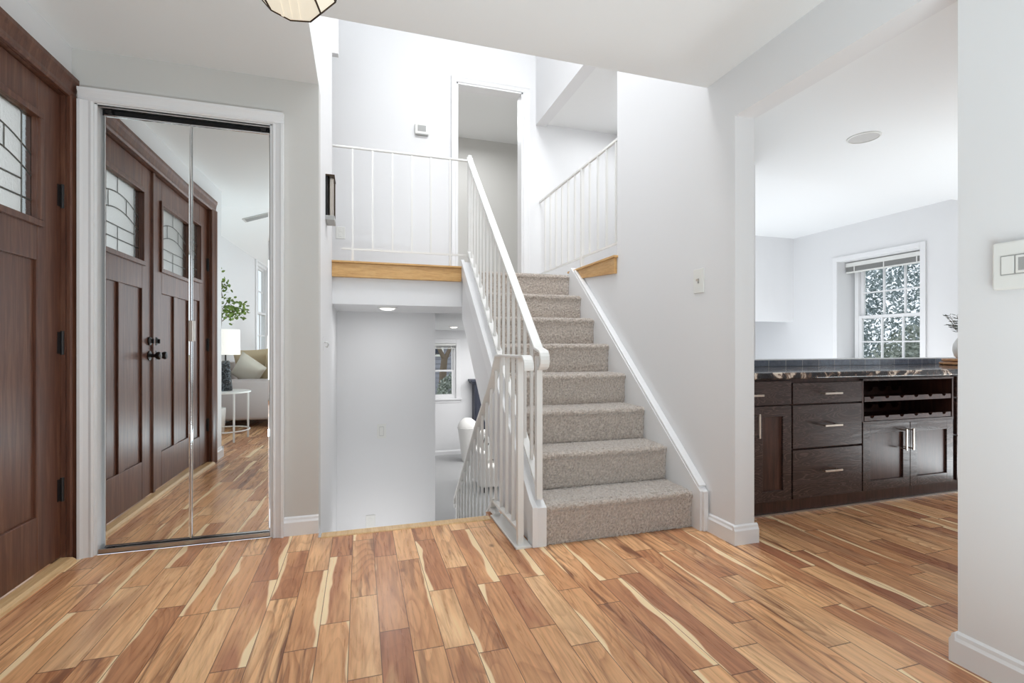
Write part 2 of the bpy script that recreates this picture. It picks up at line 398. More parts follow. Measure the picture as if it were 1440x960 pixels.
# ---------------------------------------------------------------- walls
def door_wall():
    w = MB()
    w.box(XL-T, 2.80, 0, XL, 2.96, CZ).box(XL-T, .70, 0, XL, 1.0, CZ).box(XL-T, 1.0, 2.18, XL, 2.80, CZ)
    return w
struct('wall_left', door_wall(), M['wall'], 'white wall holding the dark double entry doors', 'wall')
w = MB().box(XL, YC, 0, -1.22, YC+T, CZ).box(-.443, YC, 0, XS, YC+T, CZ).box(-1.22, YC, 2.172, -.443, YC+T, CZ)
w.box(XL, YC+.5, 0, -.3, YC+.6, CZ)
struct('wall_closet', w, M['wallgrey'], 'off-white wall around the mirrored closet', 'wall')
w = MB().box(-.336, YC+T, LZ, XS, 4.14, CZ)                       # stairwell side wall
w.box(-.336, YC, CZ+.001, XS, 4.14, 4.9).box(-.336, 2.25, 2.72, XS, YC, 4.9).box(-.336, YC+.001, LZ, XS-.001, YC+T, 0)
w.box(-.336, 4.14, LZ, XS, 5.0, 1.345)
struct('wall_stairwell', w, M['wall'], 'tall white side wall of the stairwell beside the closet', 'wall')
w = MB()
w.box(XR, 2.04, 0, XR+T, 3.234, 4.9).box(XR, 3.234, 0, XR+T, 5.0, 1.655).box(XR, 3.234, 3.405, XR+T, 5.0, 4.9)
w.box(XR, 1.07, 2.174, XR+T, 2.04, 4.9).box(XR, -.35, 0, XR+T, 1.07, CZ)
w.box(XR+.0, 5.0, 0, XR+T, 6.1, 1.35)
struct('wall_right', w, M['wall'], 'long white stair wall with the kitchen opening', 'wall')
w = MB()
w.box(-2.3, 5.0, 1.655, .946, 5.12, 4.9).box(1.665, 5.0, 1.655, 3.0, 5.12, 4.9).box(.946, 5.0, 3.73, 1.665, 5.12, 4.9)
struct('wall_upper_back', w, M['wall'], 'white back wall of the upper landing with a doorway', 'wall')
w = MB().box(.3, 7.0, 1.655, 2.8, 7.1, 4.1).box(.3, 5.12, 1.655, .4, 7.0, 4.1).box(2.6, 5.12, 1.655, 2.7, 7.0, 4.1)
struct('wall_upper_room', w, M['wallgrey'], 'pale walls of the room behind the upper doorway', 'wall')
w = MB().box(-2.3, 4.14, 1.655, -2.2, 5.0, 4.9).box(-2.3, 4.02, 1.655, -.336, 4.14, 4.9)
struct('wall_upper_left', w, M['wall'], 'white walls of the upper hall going left', 'wall')
w = MB().box(2.85, 3.2, 0, 2.95, 5.24, 3.5).box(XR+T, 3.1, 0, 2.95, 3.234, 3.5)
struct('wall_right_hall', w, M['wall'], 'white wall between the upper hall and the kitchen', 'wall')
struct('wall_lower_hall', MB().box(XS, 5.0, LZ, .727, 5.12, 1.36), M['wall'], 'white wall facing the lower stairs', 'wall')
w = MB().box(-.5, 10.1, LZ, 1.05, 10.22, 1.35).box(1.9, 10.1, LZ, 4.2, 10.22, 1.35).box(1.05, 10.1, LZ, 1.9, 10.22, -.06).box(1.05, 10.1, 1.08, 1.9, 10.22, 1.35)
w.box(4.2, 6.1, LZ, 4.3, 10.2, 1.35).box(-.6, 6.0, LZ, -.5, 10.2, 1.35).box(-.6, 5.9, LZ, .607, 6.1, 1.35).box(XR+T, 6.0, LZ, 4.3, 6.1, 1.35).box(.607, 5.12, LZ, .727, 6.1, 1.35)
struct('wall_lower_room', w, M['wall'], 'white walls of the lower family room', 'wall')
struct('wall_below_foyer', MB().box(.80, 2.9, LZ, 1.70, 3.0, -.01).box(1.70, 2.9, LZ, XR+T-.001, 6.1, -.042).box(XS, 2.80, LZ, .73, 2.815, -.04), M['wall'], 'white wall below the entry hall floor', 'wall')
# kitchen shell
w = MB().box(5.63, 3.1, 0, 6.05, 3.653, 2.6).box(5.63, 4.593, 0, 6.05, 6.0, 2.6).box(5.63, 3.653, 0, 6.05, 4.593, .70).box(5.63, 3.653, 2.05, 6.05, 4.593, 2.6).box(5.63, -1.0, 0, 5.75, 3.1, 2.6)
struct('wall_kitchen_window', w, M['wall'], 'white kitchen wall with the deep-set window', 'wall')
w = MB().box(2.95, 5.24, 1.348, 5.63, 5.36, 2.6).box(2.95, 5.9, 0, 6.0, 6.0, 2.6)
struct('wall_kitchen_back', w, M['wall'], 'white back wall and header beyond the kitchen', 'wall')
struct('wall_kitchen_near', MB().box(1.935, -1.1, 0, 5.75, -1.0, 2.6), M['wall'], 'white kitchen wall behind the viewer', 'wall')
w = MB().box(1.935, 3.005, 0, 5.63, 3.1, .893)
struct('wall_kitchen_half', w, M['wall'], 'white half wall behind the kitchen counter', 'wall')
# living room shell
w = MB().box(-2.0, -3.15, 0, -1.9, .75, 2.44).box(-2.0, -4.5, 0, -1.9, -4.0, 2.44).box(-2.0, -4.0, 2.42, -1.9, -3.15, 2.44).box(-2.0, -4.0, 0, -1.9, -3.15, .75)
w.box(-1.9, .70, 0, XL-T, .80, 2.5)
w.box(-2.0, -4.6, 0, .2, -4.5, 4.4).box(.2, -4.6, 2.2, 1.4, -4.5, 4.4).box(.2, -4.6, 0, 1.4, -4.5, .8).box(1.4, -4.6, 0, 3.6, -4.5, 4.4)
w.box(3.5, -4.5, 0, 3.6, -1.1, 4.5)
struct('wall_living_room', w, M['wall'], 'white living room walls behind the viewer', 'wall')
# ---------------------------------------------------------------- ceilings
struct('ceiling', MB().box(-1.43, .18, CZ, XS, YC, CZ+.3).box(-1.43, YC, CZ, XS-.12, YC+.6, CZ+.3).box(XS, .18, CZ, XR, 2.25, CZ+.3), M['ceil'], 'flat off-white entry hall ceiling stopping short of the stairwell', 'ceiling')
c = MB().prism([(-2.0, 2.40), (3.6, 4.3), (3.6, 4.4), (-2.0, 2.5)], 1, -4.6, .18).box(-2.0, .18, 2.42, -1.43, .75, 2.5).box(-1.43, .18, 2.72, 3.6, .25, 4.4)
struct('ceiling_living_room', c, M['ceil'], 'sloping white living room ceiling', 'ceiling')
struct('ceiling_kitchen', MB().box(XR+T, -1.1, CZ, 5.75, 3.25, CZ+.12).box(2.95, 3.25, 2.475, 6.05, 6.0, 2.6), M['ceil'], 'white kitchen ceiling with a shallow crease', 'ceiling')
struct('ceiling_lower', MB().box(-.5, 5.12, 1.35, 4.2, 10.2, 1.45), M['ceil'], 'low white ceiling of the lower level', 'ceiling')
struct('ceiling_upper', MB().box(.3, 5.12, 4.04, 2.8, 7.1, 4.15).box(-2.3, 4.02, 4.04, -.336, 5.0, 4.15).box(1.935, 3.2, 3.43, 2.95, 5.0, 3.5).box(-.34, 2.2, 4.88, 1.95, 5.1, 4.95), M['ceil'], 'white upper storey ceilings', 'ceiling')
struct('trim_upper_hall_header', MB().box(-.336, 4.14, 3.34, -.170, 4.20, 4.9), M['wall'], 'small white header at the top left of the stairwell', 'trim')
# ---------------------------------------------------------------- baseboards
def base_prof(h=.098, d=.016): return [(0, 0), (d, 0), (d, h*.72), (d*.62, h*.82), (d*.5, h*.93), (0, h)]
def baseboard_y(x, y0, y1, sgn, z=0, h=.098):   # runs along y, sticks out to sgn*x
    return MB().prism([(x+sgn*a, z+b) for a, b in base_prof(h)], 1, y0, y1)
def baseboard_x(y, x0, x1, sgn, z=0, h=.098):
    return MB().prism([(y+sgn*a, z+b) for a, b in base_prof(h)], 0, x0, x1)
b = baseboard_y(XR, 2.04, 2.245, -1); q = baseboard_x(2.04, XR-.016, XR+T+.016, -1); b.add(q.v, q.f)
struct('baseboard_stair', b, M['trim'], 'white baseboard at the foot of the stair wall end', 'baseboard')
b = baseboard_y(XR, -.35, 1.07, -1); q = baseboard_x(1.07, XR-.016, XR+T, 1); b.add(q.v, q.f)
struct('baseboard_right', b, M['trim'], 'white baseboard on the near right wall', 'baseboard')
struct('baseboard_closet', baseboard_x(YC, -.388, XS, -1), M['trim'], 'short baseboard right of the closet casing', 'baseboard')
b = baseboard_y(XL, .70, .91, 1); q = baseboard_x(.70, XL-T, XL+.016, -1); b.add(q.v, q.f)
struct('baseboard_left', b, M['trim'], 'white baseboard at the living room wall end', 'baseboard')
b = baseboard_x(10.1, -.5, 4.2, -1, LZ); struct('baseboard_lower', b, M['trim'], 'white baseboard in the lower room', 'baseboard')
struct('baseboard_living', baseboard_y(-1.9, -4.5, .63, 1), M['trim'], 'white baseboard in the living room', 'baseboard')
# ---------------------------------------------------------------- entry double doors
LV = {'A': (1.902, 2.79), 'B': (1.012, 1.898)}
GZ0, GZ1 = 1.55, 1.99
def leaf_door(name, y0, y1, mir, label):
    X0, X1 = XL-.065, XL-.02     # outer, room face
    root = thing(name, label, 'entry door', (XL, (y0+y1)/2, 0), kind='structure')
    g0, g1 = y0+.158, y1-.172
    if mir: g0, g1 = y0+.172, y1-.158
    mid = (g0+g1)/2
    fr = MB()
    fr.box(X0, y0, .03, X1, g0, 2.165).box(X0, g1, .03, X1, y1, 2.165)
    fr.box(X0, g0, 1.99, X1, g1, 2.165).box(X0, g0, 1.375, X1, g1, 1.55).box(X0, g0, .03, X1, g1, .27)
    fr.box(X0, mid-.04, .27, X1, mid+.04, 1.375)
    fr.build('door_frame', M['doorwood'], root, bev=.003)
    for a, b_ in ((g0, mid-.04), (mid+.04, g1)):
        MB().box(X0+.01, a, .27, X1-.012, b_, 1.375).build('door_panel', M['doorwood'], root)
    lip = MB(); e = .028
    for (a, b_, c_, d) in ((g0-e, g1+e, GZ1, GZ1+e), (g0-e, g1+e, GZ0-e, GZ0), (g0-e, g0, GZ0, GZ1), (g1, g1+e, GZ0, GZ1)):
        lip.box(X1-.002, a, c_, X1+.012, b_, d)
    lip.build('glazing_frame', M['doorwood'], root, bev=.003)
    gx = X0+.022
    W_ = g1-g0
    def yy(u): return g0+u*W_
    p = MB().box(gx-.003, yy(.11), GZ0, gx+.003, yy(.89), GZ1).build('glass_pane', M['obscure'], root)
    p2 = MB().box(gx-.003, yy(0), GZ0, gx+.003, yy(.11), GZ1).box(gx-.003, yy(.89), GZ0, gx+.003, yy(1), GZ1).build('glass_border', M['bevelglass'], root)
    cm = MB(); r = .0045
    def arc(zm, ze, u0=0, u1=1):
        return [(gx, yy(u0+(u1-u0)*i/16), zm-(zm-ze)*((u0+(u1-u0)*i/16-.5)*2)**2) for i in range(17)]
    cm.tube(arc(1.899, 1.825), r, 6); cm.tube(arc(1.806, 1.735), r, 6)
    for z_ in (1.703, 1.630): cm.tube([(gx, yy(.11 if z_ > 1.7 else 0), z_), (gx, yy(.89 if z_ > 1.7 else 1), z_)], r, 6)
    for u in (.11, .89): cm.tube([(gx, yy(u), GZ0), (gx, yy(u), GZ1)], r, 6)
    cm.tube([(gx, yy(.5), 1.899), (gx, yy(.5), GZ1)], r, 6); cm.tube([(gx, yy(.5), GZ0), (gx, yy(.5), 1.703)], r, 6)
    for u in (.3, .7): cm.tube([(gx, yy(u), 1.79), (gx, yy(u), 1.886)], r, 6)
    cm.build('lead_came', M['came'], root, smooth=True)
    hy = y1+.004 if not mir else y0-.004
    for z_ in (1.70, 1.02, .34):
        h = MB().tube([(X1+.006, hy, z_-.055), (X1+.006, hy, z_+.055)], .009, 10)
        h.box(X1-.001, hy-.03 if not mir else hy, z_-.05, X1+.002, hy if not mir else hy+.03, z_+.05)
        h.build('hinge', M['black'], root, smooth=True)
    ky = y0+.05 if not mir else y1-.05
    def xl(m_): m_.v = [(X1+(v[2]), ky+v[0], v[1]) for v in m_.v]; return m_
    k = MB().lathe([(.0, 0), (.032, 0), (.032, .006), (.012, .012), (.011, .034), (.022, .042), (.027, .055), (.022, .066), (.0, .069)], (0, .944, 0), 20, False)
    # lathe built about local z: remap so axis points along +x
    k.v = [(X1+v[2], ky+v[0], .944+(v[1]-.944)) for v in k.v]
    k.build('knob', M['black'], root, smooth=True)
    d = MB().lathe([(.0, 0), (.028, 0), (.028, .008), (.02, .014), (.0, .015)], (0, 1.04, 0), 20, False)
    d.v = [(X1+v[2], ky+v[0], v[1]) for v in d.v]; d.box(X1+.012, ky-.004, 1.025, X1+.028, ky+.004, 1.055)
    d.build('deadbolt', M['black'], root, smooth=True)
    if not mir: 
        MB().prism([(X1, 1.880), (X1+.012, 1.883), (X1+.012, 1.915), (X1, 1.918)], 2, .03, 2.165).build('astragal', M['doorwood'], root)
    return root
leaf_door('door_1', *LV['A'], False, 'dark stained entry door leaf hinged beside the closet casing')
leaf_door('door_2', *LV['B'], True, 'second dark entry door leaf, seen only in the closet mirror')
# casing
def casing_prof(w): return [(0, 0), (0, .014), (w*.12, .02), (w*.3, .018), (w*.62, .024), (w*.8, .030), (w, .030), (w, 0)]
def cas_v(mb, x, y_in, dirn, z0, z1, w):
    # vertical member on wall plane x, profile from inner edge outward in y
    mb.prism([(x+d, y_in+dirn*a) for a, d in casing_prof(w)], 2, z0, z1)
cz = MB()
cas_v(cz, XL, 2.795, 1, 0, 2.18, .045); cas_v(cz, XL, 1.005, -1, 0, 2.18, .095)
cz.prism([(XL+d, 2.172+a) for a, d in casing_prof(.095)], 1, .91, 2.84)
cz.box(XL-.12, 2.792, 0, XL-.002, 2.80, 2.18).box(XL-.12, 1.0, 0, XL-.002, 1.008, 2.18).box(XL-.12, 1.0, 2.17, XL-.002, 2.80, 2.18)
struct('trim_entry_casing', cz, M['doorwood'], 'dark stained moulded casing around the entry doors', 'door casing')
# ---------------------------------------------------------------- closet
cc = MB()
def cas_v2(mb, y, x_in, dirn, z0, z1, w):
    mb.prism([(x_in+dirn*a, y-d) for a, d in casing_prof(w)], 2, z0, z1)
cas_v2(cc, YC, -1.22, -1, 0, 2.172, .058); cas_v2(cc, YC, -.443, 1, 0, 2.172, .056)
cc.prism([(YC-d, 2.172+a) for a, d in casing_prof(.058)], 0, -1.278, -.387)
cc.box(-1.232, YC, 0, -1.21, YC+T, 2.172).box(-.455, YC, 0, -.433, YC+T, 2.172).box(-1.22, YC, 2.168, -.443, YC+T, 2.19)
struct('trim_closet_casing', cc, M['trim'], 'white moulded casing around the mirrored closet doors', 'door casing')
def track(name, z0, z1, label, top):
    r = thing(name, label, 'door track', (-.83, YC, z0))
    m = MB().box(-1.208, YC+.004, z0, -.457, YC+.012, z1).box(-1.208, YC+.075, z0, -.457, YC+.08, z1)
    m.box(-1.208, YC+.004, z1-.004 if top else z0, -.457, YC+.08, z1 if top else z0+.004)
    if top: m = MB().box(-1.208, YC+.004, z1-.004, -.457, YC+.08, z1).box(-1.208, YC+.004, z1-.010, -.457, YC+.007, z1).box(-1.208, YC+.075, z0, -.457, YC+.08, z1)
    m.build('channel', M['alu'], r)
    MB().box(-1.206, YC+.0125+(.03 if top else 0), z0+(.0 if top else .005), -.459, YC+.0145+(.03 if top else 0), z1-.0045).build('painted_gap_shade', M['blacksat'], r)  # solid black strip that paints the shade inside the track slot
    for x in (-1.17, -.49): MB().box(x-.012, YC+.015, z0+.004, x+.012, YC+.05, z1-.002 if not top else z1-.006).build('pivot_bracket', M['black'], r)
    return r
track('top_track', 2.135, 2.166, 'metal track above the mirrored closet doors', True)
track('bottom_track', 0.001, .024, 'low satin metal track below the mirrored closet doors', False)
def mirror_panel(x0, x1, ang, label, piv):
    root = thing('mirrored_closet_door', label, 'mirrored door', (x0 if piv == 0 else x1, YC+.03, .028))
    y = YC+.030
    z0, z1 = .028, 2.128
    MB().box(x0+.004, y+.004, z0+.004, x1-.004, y+.010, z1-.004).build('backing', M['alu'], root)
    g = MB(); bw = .006
    g.add([(x0+bw, y, z0+bw), (x1-bw, y, z0+bw), (x1-bw, y, z1-bw), (x0+bw, y, z1-bw)], [(0, 1, 2, 3)])
    g.build('mirror_glass', M['mirror'], root)
    bv = MB(); d = .0007
    A = [(x0, y+d, z0), (x1, y+d, z0), (x1, y+d, z1), (x0, y+d, z1)]; B = [(x0+bw, y, z0+bw), (x1-bw, y, z0+bw), (x1-bw, y, z1-bw), (x0+bw, y, z1-bw)]
    bv.add(A+B, [(0, 1, 5, 4), (1, 2, 6, 5), (2, 3, 7, 6), (3, 0, 4, 7)]); bv.build('bevelled_edge', M['mirror'], root)
    fr = MB().box(x0-.001, y-.004, z0-.005, x1+.001, y+.012, z0).box(x0-.001, y-.004, z1, x1+.001, y+.012, z1+.005)
    fr.build('edge_channel', M['chrome'], root)
    root.rotation_euler.z = ang
    return root
mirror_panel(-1.192, -.829, 0.0, 'left mirrored closet panel, reflecting most of the entry doors', 0)
p2 = mirror_panel(-.825, -.462, -.022, 'right mirrored closet panel, reflecting the living room', 0)
MB().box(-.832, YC+.012, 1.03, -.812, YC+.024, 1.135).box(-.828, YC+.023, 1.04, -.816, YC+.030, 1.125).build('pull_handle', M['nickel'], p2, bev=.002)
MB().box(-.829, YC+.018, .03, -.820, YC+.026, 2.125).build('hinge_strip', M['chrome'], p2, bev=.002)

# ---------------------------------------------------------------- staircase
SX0, SX1 = .895, 1.765; RY, RUN, RISE = 2.315, .2405, .2046
st = thing('staircase', 'carpeted beige staircase rising from the plank floor between white stringers', 'staircase', (1.33, RY, 0))
for k in range(8):
    y0 = RY+RUN*k; z0 = RISE*k; z1 = z0+RISE; R = .021
    y_end = y0+RUN if k < 7 else y0+.05
    prof = [(y0, z0+(0 if k == 0 else .004)), (y0-.002, z0+.05), (y0-.002, z0+.10), (y0-.004, z1-.06), (y0-.007, z1-.045), (y0-.012, z1-.036)]
    for i in range(7):
        a = -PI*.5*.6+PI*1.1*i/6*.9
        prof.append((y0+.004-R*math.cos(a)*.95, z1-.021+R*math.sin(a)*.98))
    nt = 12
    for i in range(1, nt+1): prof.append((y0+(y_end-y0)*i/nt, z1+.002*(i/nt)))
    # resample the profile finely
    pr = [prof[0]]
    for a, b_ in zip(prof, prof[1:]):
        L = math.hypot(b_[0]-a[0], b_[1]-a[1]); n = max(1, int(L/.008))
        for i in range(1, n+1): pr.append((a[0]+(b_[0]-a[0])*i/n, a[1]+(b_[1]-a[1])*i/n))
    nx = 96; mb = MB(); vs = []
    for i in range(nx+1):
        x = SX0+(SX1-SX0)*i/nx
        for (a, b_) in pr:
            e = min(1, min(i, nx-i)/2)
            vs.append((x+random.uniform(-.001, .001), a+random.uniform(-.0032, .0032)+(1-e)*.006, b_+random.uniform(-.0032, .0032)-(1-e)*.004))
    m_ = len(pr); fs = [(i*m_+j, i*m_+j+1, (i+1)*m_+j+1, (i+1)*m_+j) for i in range(nx) for j in range(m_-1)]
    mb.add(vs, fs); mb.box(SX0+.002, y0+.01, max(z0-.1, .0) if k else 0, SX1-.002, y_end-.0, z1-.01)
    mb.build('carpeted_step', M['carpet'], st, smooth=False)
def sline(y, off=0): return .214+.8507*(y-2.289)+off       # nosing line
# right skirt board on the wall with moulded cap
sk = MB().prism([(2.245, 0), (2.245, .215), (3.96, sline(3.96, .06)), (4.0, 1.655), (4.0, 1.4), (2.7, .0)], 0, SX1, XR-.002)
sk.build('skirt_board', M['trim'], st)
cp = MB(); pts = [(XR-.024, 2.238, 0.001), (XR-.024, 2.238, .218), (XR-.024, 2.262, .236), (XR-.024, 3.90, sline(3.90, .078))]
cp.sweep(pts[:2], .030, .022, Vector((1, 0, 0))); cp.sweep(pts[2:], .045, .020); cp.sweep([(p[0]-.004, p[1], p[2]-.018) for p in pts[2:]], .042, .012)
cp.build('skirt_cap', M['trim'], st, bev=.003)
# left closed stringer / carriage side
CX0, CX1 = .825, .893
ln = [(2.30, 0), (2.30, .195), (2.345, .218), (4.10, sline(4.10, -.03)), (4.14, 1.345), (4.14, 1.25), (2.90, .07), (2.90, 0)]
MB().prism(ln, 0, CX0+.006, CX1).build('carriage_panel', M['wall'], st)
band = [(2.297, .0), (2.297, .200), (2.345, .228), (4.115, sline(4.115, -.02)), (4.115, sline(4.115, -.15)), (2.375, .10), (2.375, 0)]
MB().prism(band, 0, CX0-.008, CX0+.02).build('stringer_board', M['trim'], st, bev=.003)
# soffit of the flight
MB().prism([(2.90, .07), (2.90, .13), (4.14, 1.31), (4.14, 1.25)], 0, CX1+.0005, 1.70).build('soffit', M['wall'], st)
# ---------------------------------------------------------------- upper flight railing (on the left side of the stairs)
RX = .862
ur = thing('stair_railing', 'white metal railing sloping down the left side of the carpeted stairs', 'railing', (RX, 2.33, .2))
def up(y): return 2.612+(y-4.13)*.909       # top rail line
def rx(y): return .866+(y-2.33)*.0165
path = [(rx(4.13), 4.13, 2.625), (rx(4.10), 4.10, up(4.10)), (rx(3.2), 3.2, up(3.2)), (rx(2.42), 2.42, up(2.42)), (.867, 2.35, up(2.35))]
cy, cz_ = 2.305, .938
for i in range(9):
    t = math.radians(118+i*21); path.append((.867, cy+.042*math.cos(t)-.005, cz_+.046*math.sin(t)))
MB().sweep(path, .05, .014).sweep([(p[0], p[1], p[2]-.016) for p in path[1:4]], .03, .018).build('handrail', M['rail'], ur, bev=.003)
def lowr(y): return sline(y, .022)
MB().sweep([(rx(2.345), 2.345, lowr(2.345)+.02), (rx(4.13), 4.13, lowr(4.13)+.02)], .04, .012).build('bottom_rail', M['rail'], ur, bev=.002)
MB().box(rx(4.13)-.016, 4.115, UZ+.0, rx(4.13)+.016, 4.147, 2.645).build('newel_post', M['rail'], ur, bev=.003)
MB().box(RX-.016, 2.315, .232, RX+.016, 2.347, .955).build('newel_post', M['rail'], ur, bev=.003)
for i in range(15):
    y = 2.345+.113*(i+1)
    RX_ = rx(y)
    MB().box(RX_-.0075, y-.0075, lowr(y)+.024, RX_+.0075, y+.0075, up(y)-.02).build('baluster', M['rail'], ur)
for i in range(8):
    y = 2.44+.2405*i
    RX_ = rx(y)
    MB().box(RX_-.008, y-.006, sline(y)-.018, RX_+.008, y+.006, lowr(y)+.016).build('bracket', M['rail'], ur)
# ---------------------------------------------------------------- lower flight railing
DX = .765
dr = thing('stair_railing', 'white metal railing with a level top section guarding the lower stairs', 'railing', (DX, 2.33, 0))
P_ = []
for i in range(9):
    t = math.radians(200-i*14.5); P_.append((DX, 2.255+.05*math.cos(t)+.0, .905+.05*math.sin(t)))
P_ += [(DX, 2.30, .953), (DX, 2.70, .953), (DX, 2.74, .945), (DX, 2.765, .915), (DX, 2.83, .83), (DX, 2.92, .745), (DX, 3.26, .46), (DX, 3.95, -.17), (DX, 4.03, -.25), (DX, 4.04, -.30), (DX, 4.02, -.33)]
MB().sweep(P_, .05, .014).build('handrail', M['rail'], dr, bev=.003)
MB().box(DX-.016, 2.325, 0, DX+.016, 2.357, .95).build('newel_post', M['rail'], dr, bev=.003)
def toph(y):
    if y < 2.72: return .948
    pts = [(2.72, .948), (2.765, .905), (2.83, .82), (2.92, .738), (3.26, .455), (3.95, -.175)]
    for (a, b_), (c_, d) in zip(pts, pts[1:]):
        if y <= c_: return b_+(d-b_)*(y-a)/(c_-a)
    return pts[-1][1]
def both(y): return .085 if y < 2.84 else .085-.87*(y-2.84)
MB().sweep([(DX, 2.345, .085), (DX, 2.83, .085), (DX, 2.86, .068), (DX, 4.0, -.925)], .03, .014).build('bottom_rail', M['rail'], dr, bev=.002)
for i in range(14):
    y = 2.345+.113*(i+1)
    MB().box(DX-.0075, y-.0075, both(y)+.004, DX+.0075, y+.0075, toph(y)-.004).build('baluster', M['rail'], dr)
MB().box(DX-.016, 3.955, LZ+.24, DX+.016, 3.987, -.18).build('newel_post', M['rail'], dr, bev=.003)
MB().box(.732, 2.302, 0, .815, 2.80, .012).build('mounting_plate', M['rail'], dr, bev=.002)
MB().prism([(2.77, .013), (2.885, .013), (2.885, .03), (2.83, .10), (2.815, .10), (2.86, .03), (2.77, .025)], 0, DX-.02, DX+.02).build('bracket', M['rail'], dr)
# lower flight
lf = thing('lower_staircase', 'carpeted flight going down from the floor edge to the lower level', 'staircase', (.25, 2.82, LZ))
for k in range(5):
    MB().box(XS+.002, 2.816+.24*k, LZ+.001, .72, 2.816+.24*(k+1), -.2046*(k+1)).build('carpeted_step', M['carpet'], lf, bev=.015)
MB().prism([(2.82, 0-.2), (2.82, -.03), (4.02, -1.03), (4.02, LZ), (2.82, LZ)], 0, .725, .747).build('stringer_board', M['trim'], lf)
# ---------------------------------------------------------------- landing railings
RB = 4.18
lr = thing('landing_railing', 'thin white railing across the upper landing above the oak nosing', 'railing', (.35, RB, UZ))
MB().tube([(XS+.002, RB, 2.617), (.885, RB, 2.617)], .011, 8).build('handrail', M['rail'], lr, smooth=True)
MB().box(XS+.07, RB-.005, 1.788, .88, RB+.005, 1.804).build('bottom_rail', M['rail'], lr)
for x in (-.061, .095, .254, .412, .571, .735):
    MB().box(x-.007, RB-.007, 1.804, x+.007, RB+.007, 2.608).build('baluster', M['rail'], lr)
for x in (-.061, .735): MB().box(x-.009, RB-.009, 1.67, x+.009, RB+.009, 1.79).build('foot', M['rail'], lr)
struct('trim_landing_nosing', MB().box(XS, 4.095, 1.557, .818, 4.14, 1.668).box(XS, 4.08, 1.668, .818, 4.16, 1.684), M['oak'], 'honey oak fascia and nosing along the upper landing edge', 'oak trim', bev=.003)
rr_ = thing('landing_railing', 'white railing along the upper right hall above the stairs', 'railing', (XR+.03, 4.0, UZ))
HX = XR+.045
MB().box(HX-.010, 3.238, 2.562, HX+.010, 4.99, 2.583).build('handrail', M['rail'], rr_, bev=.003)
MB().box(HX-.006, 3.238, 1.782, HX+.006, 4.99, 1.798).build('bottom_rail', M['rail'], rr_)
for i in range(11):
    y = 3.33+.15*i
    if abs(y-3.93) < .02: continue
    MB().box(HX-.0075, y-.0075, 1.798, HX+.0075, y+.0075, 2.563).build('baluster', M['rail'], rr_)
MB().box(HX-.014, 3.916, 1.664, HX+.014, 3.944, 2.572).build('newel_post', M['rail'], rr_)
struct('trim_hall_nosing', MB().prism([(3.236, 1.545), (3.80, 1.585), (3.93, 1.60), (4.00, 1.64), (4.03, 1.668), (3.236, 1.668)], 0, XR-.022, XR).box(XR-.036, 3.22, 1.662, XR+.02, 4.07, 1.679), M['oak'], 'honey oak nosing on the stair wall below the right railing', 'oak trim', bev=.003)
struct('trim_hall_curb', MB().box(XR+.0, 3.234, 1.655, XR+.12, 5.0, 1.664), M['trim'], 'white curb under the right upper railing', 'trim')
# upper doorway casing
uc = MB()
cas_v2(uc, 5.0, .946, -1, 1.66, 3.73, .055); cas_v2(uc, 5.0, 1.665, 1, 1.66, 3.73, .075)
uc.prism([(5.0-d, 3.73+a) for a, d in casing_prof(.06)], 0, .891, 1.74)
uc.box(.946, 4.99, 1.66, .962, 5.13, 3.73).box(1.649, 4.99, 1.66, 1.665, 5.13, 3.73).box(.946, 4.99, 3.715, 1.665, 5.13, 3.73)
struct('trim_upper_doorway', uc, M['trim'], 'white casing of the upper landing doorway', 'door casing')
# ---------------------------------------------------------------- wall devices
def plate(name, label, cat, c, w, h, axis, kind='toggle', grp=None):
    """axis 'x-' = faces -x at x=c[0]; 'y-' faces -y"""
    r = thing(name, label, cat, c, grp)
    def bx(u0, v0, u1, v1, d0, d1):
        if axis == 'x-': return MB().box(c[0]-d1, c[1]+u0, c[2]+v0, c[0]-d0, c[1]+u1, c[2]+v1)
        if axis == 'x+': return MB().box(c[0]+d0, c[1]+u0, c[2]+v0, c[0]+d1, c[1]+u1, c[2]+v1)
        return MB().box(c[0]+u0, c[1]-d1, c[2]+v0, c[0]+u1, c[1]-d0, c[2]+v1)
    bx(-w/2, -h/2, w/2, h/2, 0, .006).build('plate', M['plastic'], r, bev=.002)
    if kind == 'toggle':
        bx(-.006, -.013, .006, .013, .006, .008).build('toggle_slot', M['greyplastic'], r)
        bx(-.004, -.002, .004, .010, .006, .020).build('toggle', M['nickel'], r, bev=.001)
    elif kind == 'rocker':
        bx(-w*.22, -h*.3, w*.22, h*.3, .006, .009).build('rocker', M['plastic'], r, bev=.001)
        bx(-w*.24, -h*.32, w*.24, h*.32, .005, .0065).build('rocker_frame', M['greyplastic'], r)
    elif kind == 'outlet':
        for dz in (-h*.22, h*.22):
            bx(-.014, dz-.014, .014, dz+.014, .006, .008).build('socket', M['plastic'], r, bev=.001)
    return r
plate('light_switch', 'white toggle switch on the stair wall beside the kitchen opening', 'light switch', (XR, 2.315, 1.371), .088, .135, 'x-')
plate('light_switch', 'white rocker switch on the wall down at the lower stairs', 'light switch', (.198, 5.0, .172), .085, .14, 'y-', 'rocker')
plate('wall_outlet', 'white outlet low on the wall facing the lower stairs', 'wall outlet', (.094, 5.0, -.72), .088, .15, 'y-', 'outlet')
plate('wall_outlet', 'white outlet on the upper landing wall behind the railing', 'wall outlet', (-.185, 5.0, 2.102), .085, .115, 'y-', 'outlet')
th = thing('thermostat', 'white thermostat with grey grille on the upper landing wall', 'thermostat', (.59, 5.0, 3.2))
MB().box(.52, 4.972, 3.143, .665, 5.0, 3.243).build('housing', M['plastic'], th, bev=.008, seg=3)
